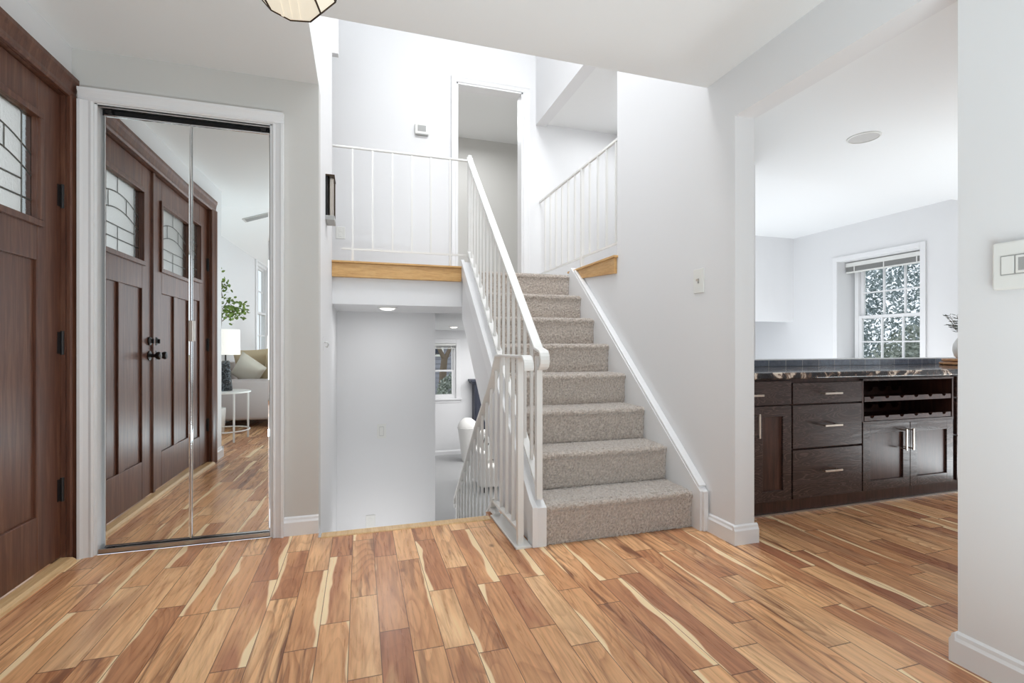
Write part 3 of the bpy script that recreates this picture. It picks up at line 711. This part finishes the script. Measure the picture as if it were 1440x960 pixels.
MB().box(.548, 4.968, 3.17, .63, 4.974, 3.228).build('grille', M['greyplastic'], th, bev=.001)
MB().box(.53, 4.968, 3.134, .65, 4.998, 3.144).build('base_lip', M['greyplastic'], th)
# big wide plate at the right edge
wp = thing('wall_switch_panel', 'large white switch panel on the near right wall', 'switch panel', (XR, .88, 1.235))
MB().box(XR-.022, .79, 1.168, XR, .971, 1.306).build('plate', M['plastic'], wp, bev=.006, seg=3)
MB().box(XR-.025, .918, 1.212, XR-.02, .947, 1.263).build('rocker', M['plastic'], wp, bev=.001)
MB().box(XR-.0235, .80, 1.209, XR-.0215, .949, 1.266).build('bezel', M['greyplastic'], wp)
MB().box(XR-.026, .81, 1.212, XR-.022, .914, 1.263).build('display_frame', M['plastic'], wp, bev=.002)
MB().box(XR-.0265, .818, 1.219, XR-.0255, .907, 1.256).build('display', M['greyplastic'], wp)
# door chime
ch = thing('door_chime', 'dark framed door chime with a metal tube on the stairwell wall', 'door chime', (XS, 3.44, 1.83))
MB().box(XS, 3.37, 1.845, XS+.012, 3.52, 2.11).build('back_plate', M['blacksat'], ch, bev=.002)
MB().box(XS, 3.36, 1.82, XS+.056, 3.53, 1.85).build('bottom_cap', M['greyplastic'], ch, bev=.004)
MB().box(XS, 3.365, 2.105, XS+.056, 3.525, 2.115).build('top_cap', M['bronze'], ch)
MB().tube([(XS+.030, 3.42, 1.852), (XS+.030, 3.42, 2.104)], .017, 16).build('chime_tube', M['nickel'], ch, smooth=True)
for y in (3.40, 3.49): MB().box(XS+.049, y-.004, 1.85, XS+.055, y+.004, 2.106).build('side_rail', M['bronze'], ch)
hk = thing('wall_hook', 'tiny metal hook low on the stairwell wall below the door chime', 'hook', (XS, 3.2, 1.02))
MB().box(XS, 3.185, .975, XS+.004, 3.215, 1.065).build('hook_plate', M['trim'], hk, bev=.001)
MB().tube([(XS+.004, 3.2, 1.03), (XS+.022, 3.2, 1.03), (XS+.028, 3.2, 1.015), (XS+.02, 3.2, 1.0), (XS+.012, 3.2, 1.004)], .004, 8).build('hook_loop', M['alu'], hk, smooth=True)
# ---------------------------------------------------------------- ceiling things
def can_light(c, r, label):
    t = thing('recessed_light', label, 'recessed light', c)
    MB().lathe([(r, 0), (r, -.006), (r*.8, -.010), (r*.78, -.004), (r*.78, 0)], c, 32, False).build('trim_ring', M['plastic'], t, smooth=True)
    MB().lathe([(r*.78, -.0045), (r*.7, -.016), (r*.4, -.024), (.001, -.026)], c, 32, False).build('lens', M['lampon'], t)
can_light((.224, 4.39, 1.345), .085, 'lit recessed light over the lower stairs, seen below the oak nosing')
can_light((1.52, 8.29, 1.35), .085, 'lit recessed light in the far lower room ceiling')
sp = thing('ceiling_speaker', 'round flush grey ceiling speaker in the kitchen ceiling', 'ceiling speaker', (3.255, 2.465, CZ))
MB().lathe([(.098, 0), (.098, -.005), (.088, -.008), (.086, -.002), (.086, 0)], (3.255, 2.465, CZ), 40, False).build('rim', M['plastic'], sp, smooth=True)
MB().lathe([(.087, -.004), (.001, -.004)], (3.255, 2.465, CZ), 40, False).build('grille', M['vent'], sp)
av = thing('ceiling_vent', 'slotted white air vent on the sloping living room ceiling, in the mirror', 'ceiling vent', (0, 0, 0))
f = MB().box(-.16, -.075, -.008, .16, .075, .0); f.build('vent_frame', M['vent'], av, bev=.003)
for i in range(7): MB().box(-.135, -.055+i*.0165, -.013, .135, -.047+i*.0165, -.007).build('louver', M['greyplastic'], av)
sl = math.atan(1.9/5.6); av.rotation_euler = (0, -sl, 0); av.location = (-1.39, -.95, 2.40+(-1.39+2.0)*1.9/5.6-.002)
# lantern ceiling light
LCX, LCY = -.216, 1.775
la = thing('ceiling_lantern', 'faceted cream glass ceiling lantern with dark metal edges', 'ceiling light', (LCX, LCY, CZ))
rings = [(.088, 2.140, 8), (.135, 2.195, 8), (.150, 2.255, 8), (.118, 2.33, 8)]
def ring(r, z, n=8, ph=.20): return [(LCX+r*math.cos(2*PI*i/n+ph), LCY+r*math.sin(2*PI*i/n+ph), z) for i in range(n)]
R_ = [ring(r, z) for r, z, _ in rings]
gl = MB(); vs = [v for q in R_ for v in q]; fs = [tuple(range(8))]
for i in range(3):
    for j in range(8): fs.append((i*8+j, i*8+(j+1) % 8, i*8+8+(j+1) % 8, i*8+8+j))
gl.add(vs, fs).build('glass_panel', M['lanternglass'], la)
cm = MB()
for i, q in enumerate(R_):
    cm.tube(q, .0035 if i != 2 else .005, 6, closed=True)
    if i < 3:
        for j in range(8): cm.tube([q[j], R_[i+1][j]], .0032, 6)
cm.build('edge_came', M['bronze'], la, smooth=True)
sc = MB()
for k in (-.04, -.013, .014): sc.box(LCX+k-.004, LCY-.07, 2.1375, LCX+k+.004, LCY+.07, 2.139)
sc.build('glass_rib', M['lanternglass'], la)
MB().lathe([(.001, -.0), (.12, -.0), (.125, -.03), (.118, -.088), (.05, -.092), (.001, -.092)], (LCX, LCY, CZ), 32, False).build('canopy', M['bronze'], la, smooth=True)

# ---------------------------------------------------------------- kitchen cabinets
CF = 2.30          # door face
def pull(parent, x, z, vertical, L=.14):
    h = MB(); y = CF-.032; x *= .984; z = 1+(z-1)*.984
    if vertical:
        h.box(x-.006, y-.008, z-L/2, x+.006, y, z+L/2)
        for dz in (-L/2+.01, L/2-.01): h.box(x-.004, y-.001, z+dz-.004, x+.004, CF+.001, z+dz+.004)
    else:
        h.box(x-L/2, y-.008, z-.006, x+L/2, y, z+.006)
        for dx in (-L/2+.01, L/2-.01): h.box(x+dx-.004, y-.001, z-.004, x+dx+.004, CF+.001, z+.004)
    return h.build('handle', M['nickel'], parent, bev=.0015)
def drawer(root, x0, x1, z0, z1, px=None, pz=None, L=.14):
    d = MB().box(x0, CF, z0, x1, CF+.019, z1).build('drawer', M['cabh'], root, bev=.002)
    pull(d, px if px is not None else (x0+x1)/2, pz if pz is not None else (z0+z1)/2, False, L)
def shaker(root, x0, x1, z0, z1, px, pz):
    s = .062
    m = MB().box(x0, CF, z0, x0+s, CF+.02, z1).box(x1-s, CF, z0, x1, CF+.02, z1)
    m.box(x0+s-.0005, CF, z0, x1-s+.0005, CF+.02, z0+s).box(x0+s-.0005, CF, z1-s, x1-s+.0005, CF+.02, z1)
    d = m.build('door', M['cabh'], root, bev=.0012)
    MB().box(x0+s-.003, CF+.012, z0+s-.003, x1-s+.003, CF+.019, z1-s+.003).build('door_panel', M['caba'], d)
    pull(d, px, pz, True)
def carcass(root, x0, x1, open_=None):
    m = MB()
    if open_ is None: m.box(x0, CF+.0205, .085, x1, 2.985, .812)
    else:
        z0, z1 = open_
        m.box(x0, CF+.0205, .085, x1, 2.985, z0).box(x0, CF+.0205, z1, x1, 2.985, .812).box(x0, CF+.002, z0, x0+.012, 2.985, z1).box(x1-.012, CF+.002, z0, x1, 2.985, z1).box(x0, 2.8, z0, x1, 2.985, z1)
    m.build('carcass', M['caba'], root)
c1 = thing('base_cabinet', 'dark cabinet with one drawer over doors, beside the stair wall end', 'kitchen cabinet', (2.2, CF, 0), 'base cabinets under the granite counter')
carcass(c1, 1.94, 2.462); drawer(c1, 1.945, 2.455, .660, .800, 2.18, .717, .145); shaker(c1, 1.945, 2.176, .090, .652, 2.145, .538); shaker(c1, 2.181, 2.455, .090, .652, 2.222, .538)
c2 = thing('base_cabinet', 'dark cabinet with three stacked drawers, left of the wine rack', 'kitchen cabinet', (2.745, CF, 0), 'base cabinets under the granite counter')
carcass(c2, 2.463, 3.024); drawer(c2, 2.468, 3.020, .660, .785, 2.79, .716); drawer(c2, 2.468, 3.020, .392, .650, 2.79, .518); drawer(c2, 2.468, 3.020, .090, .382, 2.79, .240)
c3 = thing('wine_rack_cabinet', 'dark cabinet with two scalloped wine racks over double doors', 'kitchen cabinet', (3.44, CF, 0))
carcass(c3, 3.025, 3.86, (.525, .785))
shaker(c3, 3.030, 3.444, .090, .512, 3.415+.0, .395); shaker(c3, 3.449, 3.855, .090, .512, 3.478, .395)
def scallop(y0, y1, zb, zt, r, n=6):
    x0, x1 = 3.045, 3.835; pts = [(x0, zb), (x1, zb), (x1, zt)]
    step = (x1-x0)/n
    for i in range(n):
        c = x1-step*(i+.5)
        for k in range(0, 9):
            t = PI*k/8; pts.append((c+r*math.cos(t), zt-r*math.sin(t)*.8))
    pts.append((x0, zt)); return MB().prism([(a, b_) for a, b_ in pts], 1, y0, y1)
for zb in (.532, .655):
    scallop(CF+.002, CF+.020, zb, zb+.030, .018).build('wine_rack', M['caba'], c3)
    scallop(2.62, 2.635, zb, zb+.055, .04).build('wine_rack', M['caba'], c3)
    MB().box(3.04, CF+.02, zb-.004, 3.84, 2.64, zb+.002).build('rack_shelf', M['caba'], c3)
MB().box(3.03, CF, .788, 3.86, CF+.02, .80).build('top_rail', M['cabh'], c3)
MB().box(3.03, CF+.0, .512, 3.86, CF+.018, .528).build('mid_rail', M['cabh'], c3)
c4 = thing('base_cabinet', 'dark drawer cabinet right of the wine rack, cut by the near wall', 'kitchen cabinet', (4.3, CF, 0), 'base cabinets under the granite counter')
carcass(c4, 3.885, 4.7); drawer(c4, 3.892, 4.695, .660, .800); drawer(c4, 3.892, 4.695, .403, .650); drawer(c4, 3.892, 4.695, .090, .393)
c5 = thing('base_cabinet', 'dark cabinet with tall double doors at the far right end of the counter', 'kitchen cabinet', (5.1, CF, 0))
carcass(c5, 4.705, 5.60); shaker(c5, 4.71, 5.15, .09, .80, 5.1, .6); shaker(c5, 5.155, 5.59, .09, .80, 5.2, .6)
tag(MB().box(1.94, CF+.035, .0, 5.6, 2.98, .0845).build('toe_kick', M['caba'], None), 'dark recessed toe board along the foot of the cabinets', 'toe kick')
tag(MB().box(1.94, CF+.022, .0, 5.6, CF+.0345, .010).build('toe_strip', M['alu'], None), 'thin pale strip where the cabinets meet the plank floor', 'floor strip')
tag(MB().box(1.94, 2.268, .8125, 5.62, 3.0, .852).build('countertop', M['granite'], None, bev=.008, seg=3), 'polished dark speckled granite counter over the cabinets', 'countertop')
tag(MB().box(1.94, 2.990, .8525, 5.62, 3.004, .900).build('backsplash', M['tile'], None, bev=.001), 'low row of slate blue tiles behind the granite counter', 'backsplash')
struct('trim_half_wall_cap', MB().box(1.94, 2.992, .9005, 5.63, 3.13, .908), M['trim'], 'white cap on the half wall above the tiles', 'trim')
# boards, vase with olive branches
for i, (r, z) in enumerate(((.13, .852), (.115, .880))):
    b = MB().lathe([(r*.9, 0), (r, .006), (r, .018), (r*.95, .024), (.001, .024)], (4.77, 2.80, z+.0005), 36); 
    tag(b.build('serving_board', M['woodboard'], None, smooth=True), ('lower' if i == 0 else 'upper')+' round wooden board of the pair stacked on the granite counter', 'serving board', 'round boards on the counter')
va = thing('vase_with_branches', 'white vase of dark olive branches on the wooden boards', 'vase', (4.80, 2.80, .905))
MB().lathe([(.03, 0), (.05, .02), (.062, .07), (.058, .12), (.03, .17), (.02, .19), (.026, .2)], (4.80, 2.80, .905), 32).build('vase', M['ceramic'], va, smooth=True)
brn = MB(); lv = MB(); rnd = random.Random(3)
for k in range(11):
    a = rnd.uniform(0, 2*PI); L = rnd.uniform(.16, .27); tilt = rnd.uniform(.25, 1.1)
    pts = []
    for i in range(7):
        s_ = i/6*L; pts.append((4.80+math.cos(a)*math.sin(tilt)*s_, 2.80+math.sin(a)*math.sin(tilt)*s_*.8, 1.09+math.cos(tilt)*s_-.15*s_*s_))
    brn.tube(pts, .002, 5)
    for i in range(2, 7):
        for sd in (-1, 1):
            p = Vector(pts[i]); d = Vector((math.cos(a+sd*1.1), math.sin(a+sd*1.1), rnd.uniform(-.2, .7))).normalized()*.045
            n_ = Vector((rnd.uniform(-1, 1), rnd.uniform(-1, 1), rnd.uniform(-1, 1))).cross(d).normalized()*.006
            lv.add([p, p+d*.5+n_, p+d, p+d*.5-n_], [(0, 1, 2, 3)])
brn.build('branch', M['bark'], va); lv.build('leaves', M['olive'], va, stuff=True)

# ---------------------------------------------------------------- windows
def window(name, F_, w0, w1, z0, z1, depth, label, cols, blindz, muntins=True, rot=None):
    """F_(u,w,z): u along the wall, w outward from the room face"""
    r = thing(name, label, 'window', F_((w0+w1)/2, 0, z0), kind='structure')
    def bx(mb, u0, a0, zz0, u1, a1, zz1):
        p = F_(u0, a0, zz0); q = F_(u1, a1, zz1); mb.box(p[0], p[1], p[2], q[0], q[1], q[2]); return mb
    fr = MB(); e = .045
    for a in ((w0, z0, w0+e, z1), (w1-e, z0, w1, z1), (w0+e, z0, w1-e, z0+e), (w0+e, z1-e, w1-e, z1)):
        bx(fr, a[0], depth, a[1], a[2], depth+.09, a[3])
    fr.build('window_frame', M['trim'], r)
    zm = (z0+z1)/2; i0, i1 = w0+e, w1-e
    for nm, a0, zb, zt in (('lower_sash', depth+.012, z0+e, zm+.02), ('upper_sash', depth+.045, zm-.02, z1-e)):
        s_ = MB(); q = .035
        for a in ((i0, zb, i0+q, zt), (i1-q, zb, i1, zt), (i0+q, zb, i1-q, zb+q), (i0+q, zt-q, i1-q, zt)):
            bx(s_, a[0], a0, a[1], a[2], a0+.03, a[3])
        so = s_.build(nm, M['trim'], r)
        if muntins:
            mm = MB(); g0, g1 = i0+q, i1-q
            for c in range(1, cols): u = g0+(g1-g0)*c/cols; bx(mm, u-.009, a0+.004, zb+q, u+.009, a0+.026, zt-q)
            zc = (zb+zt)/2; bx(mm, g0, a0+.005, zc-.009, g1, a0+.025, zc+.009); mm.build('muntin', M['trim'], so)
        bx(MB(), i0+q-.004, a0+.013, zb+q-.004, i1-q+.004, a0+.017, zt-q+.004).build('pane', M['pane'], so)
    return r
FK = lambda u, w, z: (5.63+w, u, z)
window('window_1', FK, 3.69, 4.56, .70, 2.03, .24, 'white six-over-six kitchen window set deep in the wall', 3, 0)
FL = lambda u, w, z: (u, 10.1+w, z)
window('window_2', FL, 1.05, 1.90, -.06, 1.08, .03, 'white double-hung window of the lower room', 1, 0, False)
FLV = lambda u, w, z: (-1.9-w, u, z)
window('window_3', FLV, -4.0, -3.15, .75, 2.42, .02, 'white living room window, seen in the mirror', 2, 0)
# trims
def win_casing(F_, w0, w1, z0, z1, w, name, label, sill=True):
    m = MB()
    def bx(u0, a0, zz0, u1, a1, zz1):
        p = F_(u0, a0, zz0); q = F_(u1, a1, zz1); m.box(p[0], p[1], p[2], q[0], q[1], q[2])
    bx(w0-w, -.018, z0, w0, 0, z1+w); bx(w1, -.018, z0, w1+w, 0, z1+w); bx(w0, -.018, z1, w1, 0, z1+w)
    bx(w0-w*1.3, -.05, z0-.03, w1+w*1.3, 0.0, z0); bx(w0-w, -.014, z0-.09, w1+w, 0, z0-.03)
    struct(name, m, M['trim'], label, 'window casing', bev=.003)
win_casing(FK, 3.653, 4.593, .70, 2.05, .055, 'trim_kitchen_window', 'white casing of the kitchen window')
win_casing(FL, 1.05, 1.90, -.06, 1.08, .09, 'trim_lower_window', 'white casing and sill of the lower window')
win_casing(FLV, -4.0, -3.15, .75, 2.42, .08, 'trim_living_window', 'white casing of the living room window')
def blind(F_, w0, w1, zt, h, a, label):
    p = F_((w0+w1)/2, a, zt)
    r = thing('window_blind', label, 'window blind', p)
    def bx(u0, a0, z0, u1, a1, z1, mb):
        p = F_(u0, a0, z0); q = F_(u1, a1, z1); return mb.box(p[0], p[1], p[2], q[0], q[1], q[2])
    bx(w0, a, zt-h*.42, w1, a+.05, zt, MB()).build('head_rail', M['plastic'], r, bev=.002)
    s_ = MB(); n = 9
    for i in range(n): bx(w0+.004, a+.002, zt-h*.45-h*.5*i/n-h*.03, w1-.004, a+.048, zt-h*.45-h*.5*i/n, s_)
    s_.build('slats', M['greyplastic'], r)
    for u in (.12, .5, .88): bx(w0+(w1-w0)*u-.006, a-.002, zt-h, w0+(w1-w0)*u+.006, a+.001, zt-h*.4, MB()).build('ladder_tape', M['plastic'], r)
    bx(w0+.002, a+.004, zt-h-.008, w1-.002, a+.044, zt-h*.94, MB()).build('bottom_rail', M['plastic'], r)
blind(FK, 3.66, 4.585, 2.035, .115, .12, 'raised grey slatted blind at the top of the kitchen window')
blind(FL, 1.055, 1.895, 1.075, .10, -.03, 'raised blind at the top of the lower room window')

# ---------------------------------------------------------------- lower room furniture
mt = thing('fireplace_mantel', 'dark navy painted mantel by the far lower room window', 'fireplace mantel', (2.8, 10.0, LZ))
MB().box(2.15, 9.78, .29, 3.75, 10.095, .335).box(2.18, 9.81, .25, 3.72, 10.095, .29).build('mantel_shelf', M['navy'], mt, bev=.006)
for x in (2.24, 3.42):
    MB().box(x, 9.85, LZ+.001, x+.24, 10.095, .25).build('pilaster', M['navy'], mt, bev=.004)
    q = MB()
    for (a, b_, c_, d) in ((x+.03, x+.21, -.9, -.88), (x+.03, x+.21, .10, .12), (x+.03, x+.05, -.88, .10), (x+.19, x+.21, -.88, .10)): q.box(a, 9.838, c_, b_, 9.85, d)
    q.build('pilaster_moulding', M['navy'], mt)
MB().box(2.48, 9.86, -.15, 3.42, 10.09, .25).build('frieze', M['navy'], mt)
MB().box(2.48, 9.90, LZ+.001, 3.42, 10.09, -.15).build('surround', mat('mauve_stone', (150, 140, 140), .5), mt)
MB().box(2.66, 9.885, LZ+.001, 3.24, 9.901, -.33).build('firebox', M['black'], mt)
pt = thing('lidded_basket', 'white tapered basket with rounded lid in front of the navy mantel', 'basket', (2.0, 9.4, LZ))
MB().lathe([(.10, 0), (.11, .02), (.19, .62), (.2, .66), (.19, .67)], (2.0, 9.4, LZ+.001), 32).build('basket', M['ceramic'], pt, smooth=True)
MB().lathe([(.195, .672), (.19, .70), (.15, .78), (.07, .84), (.001, .85)], (2.0, 9.4, LZ+.001), 32).build('lid', M['whitefab'], pt, smooth=True)
ac = thing('armchair', 'white slipcovered armchair behind the lower stair balusters', 'armchair', (2.15, 7.6, LZ))
def cushion(c, sx, sy, sz, name, m, parent, rot=(0, 0, 0)):
    mb = MB(); n = 12; vs = []
    for s_ in (1, -1):
        for i in range(n+1):
            for j in range(n+1):
                u = -1+2*i/n; v = -1+2*j/n
                pin = 1-.10*(abs(u)**4+abs(v)**4)*.5
                h = (1-u**4)*(1-v**4)
                vs.append((u*sx*(1-.07*(1-abs(v))**.0*(0))*(1-.06*(1-v*v)*(abs(u)**3)), v*sy*(1-.06*(1-u*u)*(abs(v)**3)), s_*sz*h**.45))
    m_ = n+1; fs = []
    for b_ in (0, m_*m_):
        for i in range(n):
            for j in range(n): fs.append((b_+i*m_+j, b_+i*m_+j+1, b_+(i+1)*m_+j+1, b_+(i+1)*m_+j))
    mb.add(vs, fs)
    from mathutils import Euler
    mb.xf(Matrix.Translation(c) @ Euler(rot).to_matrix().to_4x4())
    o = mb.build(name, m, parent, smooth=True)
    for md in list(o.modifiers): o.modifiers.remove(md)
    return o
MB().box(1.82, 7.25, LZ+.08, 2.52, 7.95, LZ+.40).build('seat', M['whitefab'], ac, bev=.04, seg=4)
MB().box(1.82, 7.80, LZ+.36, 2.52, 7.98, LZ+.86).build('backrest', M['whitefab'], ac, bev=.06, seg=4)
MB().box(1.74, 7.25, LZ+.08, 1.86, 7.97, LZ+.62).build('armrest', M['whitefab'], ac, bev=.04, seg=4)
MB().box(2.48, 7.25, LZ+.08, 2.60, 7.97, LZ+.62).build('armrest', M['whitefab'], ac, bev=.04, seg=4)
for x in (1.8, 2.54):
    for y in (7.3, 7.9): MB().tube([(x, y, LZ+.001), (x, y, LZ+.09)], .02, 10).build('leg', M['black'], ac)
pc = cushion((2.08, 7.60, LZ+.625), .22, .22, .07, 'throw_pillow', M['marks'], None, (1.25, 0, 0)); tag(pc, 'white throw pillow with black strokes on the white armchair', 'pillow')

# ---------------------------------------------------------------- living room (seen in the mirror)
tb = thing('side_table', 'round white metal side table holding a dark lamp, near the sofa arm', 'side table', (-1.53, -.19, 0), 'side tables beside the sofa')
TX, TY, TH = -1.53, -.19, .53
MB().lathe([(.24, 0), (.25, .004), (.25, .016), (.24, .02), (.001, .02)], (TX, TY, TH-.02), 40).build('tabletop', M['wirewhite'], tb, smooth=True)
for k in range(4):
    a = .95+k*PI/2; x, y = TX+.235*math.cos(a), TY+.235*math.sin(a)
    MB().box(x-.008, y-.008, 0.001, x+.008, y+.008, TH-.02).build('leg', M['wirewhite'], tb)
MB().tube([(TX+.235*math.cos(2*PI*i/32), TY+.235*math.sin(2*PI*i/32), .11) for i in range(32)], .008, 8, closed=True).build('lower_ring', M['wirewhite'], tb, smooth=True)
def lamp(x, y, z, label, grp):
    l = thing('table_lamp', label, 'table lamp', (x, y, z), grp)
    MB().lathe([(.001, 0.0), (.064, 0.001), (.066, .02), (.048, .20), (.042, .31), (.03, .325), (.001, .326)], (x, y, z+.001), 32).build('lamp_base', M['hammer'], l, smooth=True)
    MB().tube([(x, y, z+.325), (x, y, z+.42)], .008, 10).build('neck', M['black'], l, smooth=True)
    MB().lathe([(.140, .39), (.135, .66), (.132, .66), (.137, .39), (.140, .39)], (x, y, z), 40, False).build('lamp_shade', M['shade'], l, smooth=True)
    b = MB().lathe([(.001, .44), (.025, .46), (.028, .49), (.001, .53)], (x, y, z), 16).build('bulb', M['lampon'], l, smooth=True)
lamp(-1.525, -.19, TH, 'dark hammered table lamp with white drum shade on the near side table', 'dark table lamps')
t2 = copy_tree(tb); t2.location = (-1.60, -3.15, 0); t2['label'] = 'white side table at the far end of the sofa, mostly hidden in the mirror'
lamp(-1.60, -3.15, TH, 'second dark lamp with white shade at the far end of the sofa', 'dark table lamps')
so = thing('sofa', 'mauve grey fabric sofa against the living room window wall', 'sofa', (-1.45, -1.9, 0))
MB().box(-1.86, -2.7, .10, -1.02, -1.12, .36).build('seat_base', M['fabric'], so, bev=.03, seg=3)
MB().box(-1.86, -1.14, .095, -1.0, -.99, .60).build('armrest', M['fabric'], so, bev=.035, seg=4)
MB().box(-1.86, -2.85, .095, -1.0, -2.70, .60).build('armrest', M['fabric'], so, bev=.035, seg=4)
MB().box(-1.885, -2.84, .10, -1.84, -1.0, .80).build('backrest', M['fabric'], so, bev=.015, seg=3)
for y in (-1.53, -2.31): MB().box(-1.83, y-.38, .36, -1.03, y+.38, .47).build('seat_cushion', M['fabric'], so, bev=.04, seg=4)
for x in (-1.80, -1.06):
    for y in (-1.05, -2.78): MB().tube([(x, y, .001), (x, y, .11)], .018, 10, r2=.026).build('leg', M['black'], so)
tag(cushion((-1.57, -1.30, .70), .185, .185, .07, 'throw_pillow', M['ivory'], None, (1.25, .62, .15)), 'ivory patterned throw pillow leaning at the near sofa arm', 'pillow', 'sofa pillows')
tag(cushion((-1.57, -1.62, .735), .25, .25, .08, 'throw_pillow', M['tan'], None, (1.3, -.05, .1)), 'tan throw pillow behind the ivory one on the sofa', 'pillow', 'sofa pillows')
tag(cushion((-1.20, -1.50, .705), .23, .23, .07, 'throw_pillow', M['tan'], None, (1.3, .12, -.3)), 'sandy textured throw pillow furthest along the sofa, in the mirror', 'pillow', 'sofa pillows')
# indoor tree
tr = thing('indoor_tree', 'slender leafy green indoor tree behind the side table lamp', 'potted tree', (-1.68, -.62, 0))
MB().lathe([(.08, 0), (.10, .02), (.115, .28), (.11, .30), (.10, .28), (.001, .27)], (-1.76, -.62, .001), 28).build('pot', M['ceramic'], tr, smooth=True)
tk = MB().tube([(-1.76, -.62, .25), (-1.72, -.60, .8), (-1.69, -.62, 1.3), (-1.70, -.62, 1.72)], .012, 8, r2=.005)
lv = MB(); rnd = random.Random(11)
for cl_, rr, n in (((-1.55, -.60, 1.42), .16, 150), ((-1.70, -.62, 1.70), .11, 60), ((-1.60, -.6, 1.56), .06, 16), ((-1.78, -.60, 1.85), .12, 50)):
    tk.tube([(-1.68, -.62, cl_[2]-.12), cl_], .005, 6)
    for k in range(n):
        d = Vector((rnd.gauss(0, 1), rnd.gauss(0, 1), rnd.gauss(0, .75))); d = d.normalized()*rr*rnd.uniform(.3, 1)
        p = Vector(cl_)+d; a = Vector((rnd.gauss(0, 1), rnd.gauss(0, 1), rnd.gauss(0, 1))).normalized()
        b_ = a.cross(Vector((rnd.gauss(0, 1), rnd.gauss(0, 1), 1))).normalized()*.016; a = a*.045
        lv.add([p, p+a*.3+b_, p+a*.75+b_*.8, p+a, p+a*.75-b_*.8, p+a*.3-b_], [(0, 1, 2, 3, 4, 5)])
tk.build('trunk', M['bark'], tr, smooth=True); lv.build('leaves', M['leaf'], tr)

# ---------------------------------------------------------------- outdoors
struct('ground', MB().box(-30, 10.6, -1.6, 34, 50, -1.5).box(6.2, -20, -.9, 40, 10.6, -.8).box(-30, -30, -.4, -2.2, 10.6, -.3), M['grass'], 'lawn outside the windows', 'ground')
def crown(mb, c, r, n, s_, rnd, squash=1.):
    for k in range(n):
        d = Vector((rnd.gauss(0, 1), rnd.gauss(0, 1), rnd.gauss(0, 1))).normalized()*(rnd.uniform(.35, 1)**.5)
        p = Vector((c[0]+d.x*r, c[1]+d.y*r, c[2]+d.z*r*squash))
        a = Vector((rnd.gauss(0, 1), rnd.gauss(0, 1), rnd.gauss(0, 1))).normalized()*s_
        b_ = a.cross(Vector((rnd.gauss(0, 1), rnd.gauss(0, 1), rnd.gauss(0, 1)))).normalized()*s_*.5
        mb.add([p-a, p+b_, p+a, p-b_], [(0, 1, 2, 3)])
rnd = random.Random(5)
for i, (x, y, r, h, lab) in enumerate(((10.9, 7.0, 1.7, 1.9, 'dense evergreen tree right outside the kitchen window'), (12.4, 11.6, 1.9, 1.7, 'evergreen tree beyond the kitchen window, on its left side'), (16.4, 8.3, 2.3, 2.3, 'tall evergreen tree furthest behind the kitchen window'))):
    t_ = thing('evergreen_tree', lab, 'tree', (x, y, -.8), 'evergreens outside the kitchen window')
    m = MB(); crown(m, (x, y, h-.3), r, 11000, .045, rnd, 1.0); m.build('foliage', M['evergreen'], t_)
    MB().tube([(x, y, -.8), (x, y, h)], .12, 10, r2=.05).build('trunk', M['bark'], t_, smooth=True)
for (x, y, r, lab) in ((8.0, 4.95, .92, 'low clipped bush below the kitchen window, nearer one'), (8.2, 7.5, .80, 'low bush below the kitchen window, further left')):
    m = MB(); crown(m, (x, y, .1), r*1.12, 11000, .042, rnd, 1.25); tag(m.build('bush', M['greybush'], None), lab, 'bush', 'bushes outside the kitchen window')
t_ = thing('bare_tree', 'grey forked bare tree outside the lower window', 'tree', (2.45, 15.5, -1.5))
b = MB().tube([(2.45, 15.5, -1.5), (2.5, 15.5, .2), (2.55, 15.5, .65)], .13, 12, r2=.10)
b.tube([(2.55, 15.5, .6), (2.35, 15.45, 1.0), (2.2, 15.4, 1.6), (2.1, 15.3, 2.6)], .08, 10, r2=.03)
b.tube([(2.55, 15.5, .6), (2.72, 15.5, .95), (2.82, 15.5, 1.6), (2.8, 15.4, 2.8)], .08, 10, r2=.03)
b.tube([(2.2, 15.4, 1.5), (2.45, 15.4, 1.9), (2.5, 15.4, 2.6)], .04, 8, r2=.02)
b.build('trunk', M['bark'], t_, smooth=True)
tw = MB()
for k in range(26):
    p = Vector((rnd.uniform(1.9, 3.0), 15.45, rnd.uniform(.6, 2.2))); tw.tube([p, p+Vector((rnd.uniform(-.3, .3), 0, rnd.uniform(.1, .5)))], .012, 5, r2=.004)
tw.build('twigs', M['bark'], t_)
m = MB(); crown(m, (2.75, 14.2, -.35), .65, 3000, .05, rnd, 1.); tag(m.build('bush', M['greybush'], None), 'rounded grey green bush outside the lower window', 'bush')
ho = thing('neighbour_house', 'grey sided house beyond the bare tree outside the lower window', 'house', (2.5, 22, -1.5))
s_ = MB()
for i in range(22): s_.prism([(21.0, -1.5+i*.2), (20.97, -1.5+i*.2), (21.0, -1.3+i*.2)], 0, 1.2, 6.5)
s_.box(1.2, 21.0, -1.5, 6.5, 24, 2.9); s_.build('wall', M['siding'], ho)
MB().prism([(20.7, 2.9), (24.3, 2.9), (22.5, 4.2)], 0, 1.0, 6.7).build('roof', M['black'], ho)
MB().box(2.4, 20.93, .6, 3.4, 21.0, 1.9).build('window', M['ceramic'], ho); MB().box(2.5, 20.91, .7, 3.3, 20.94, 1.8).build('pane', M['navy'], ho)
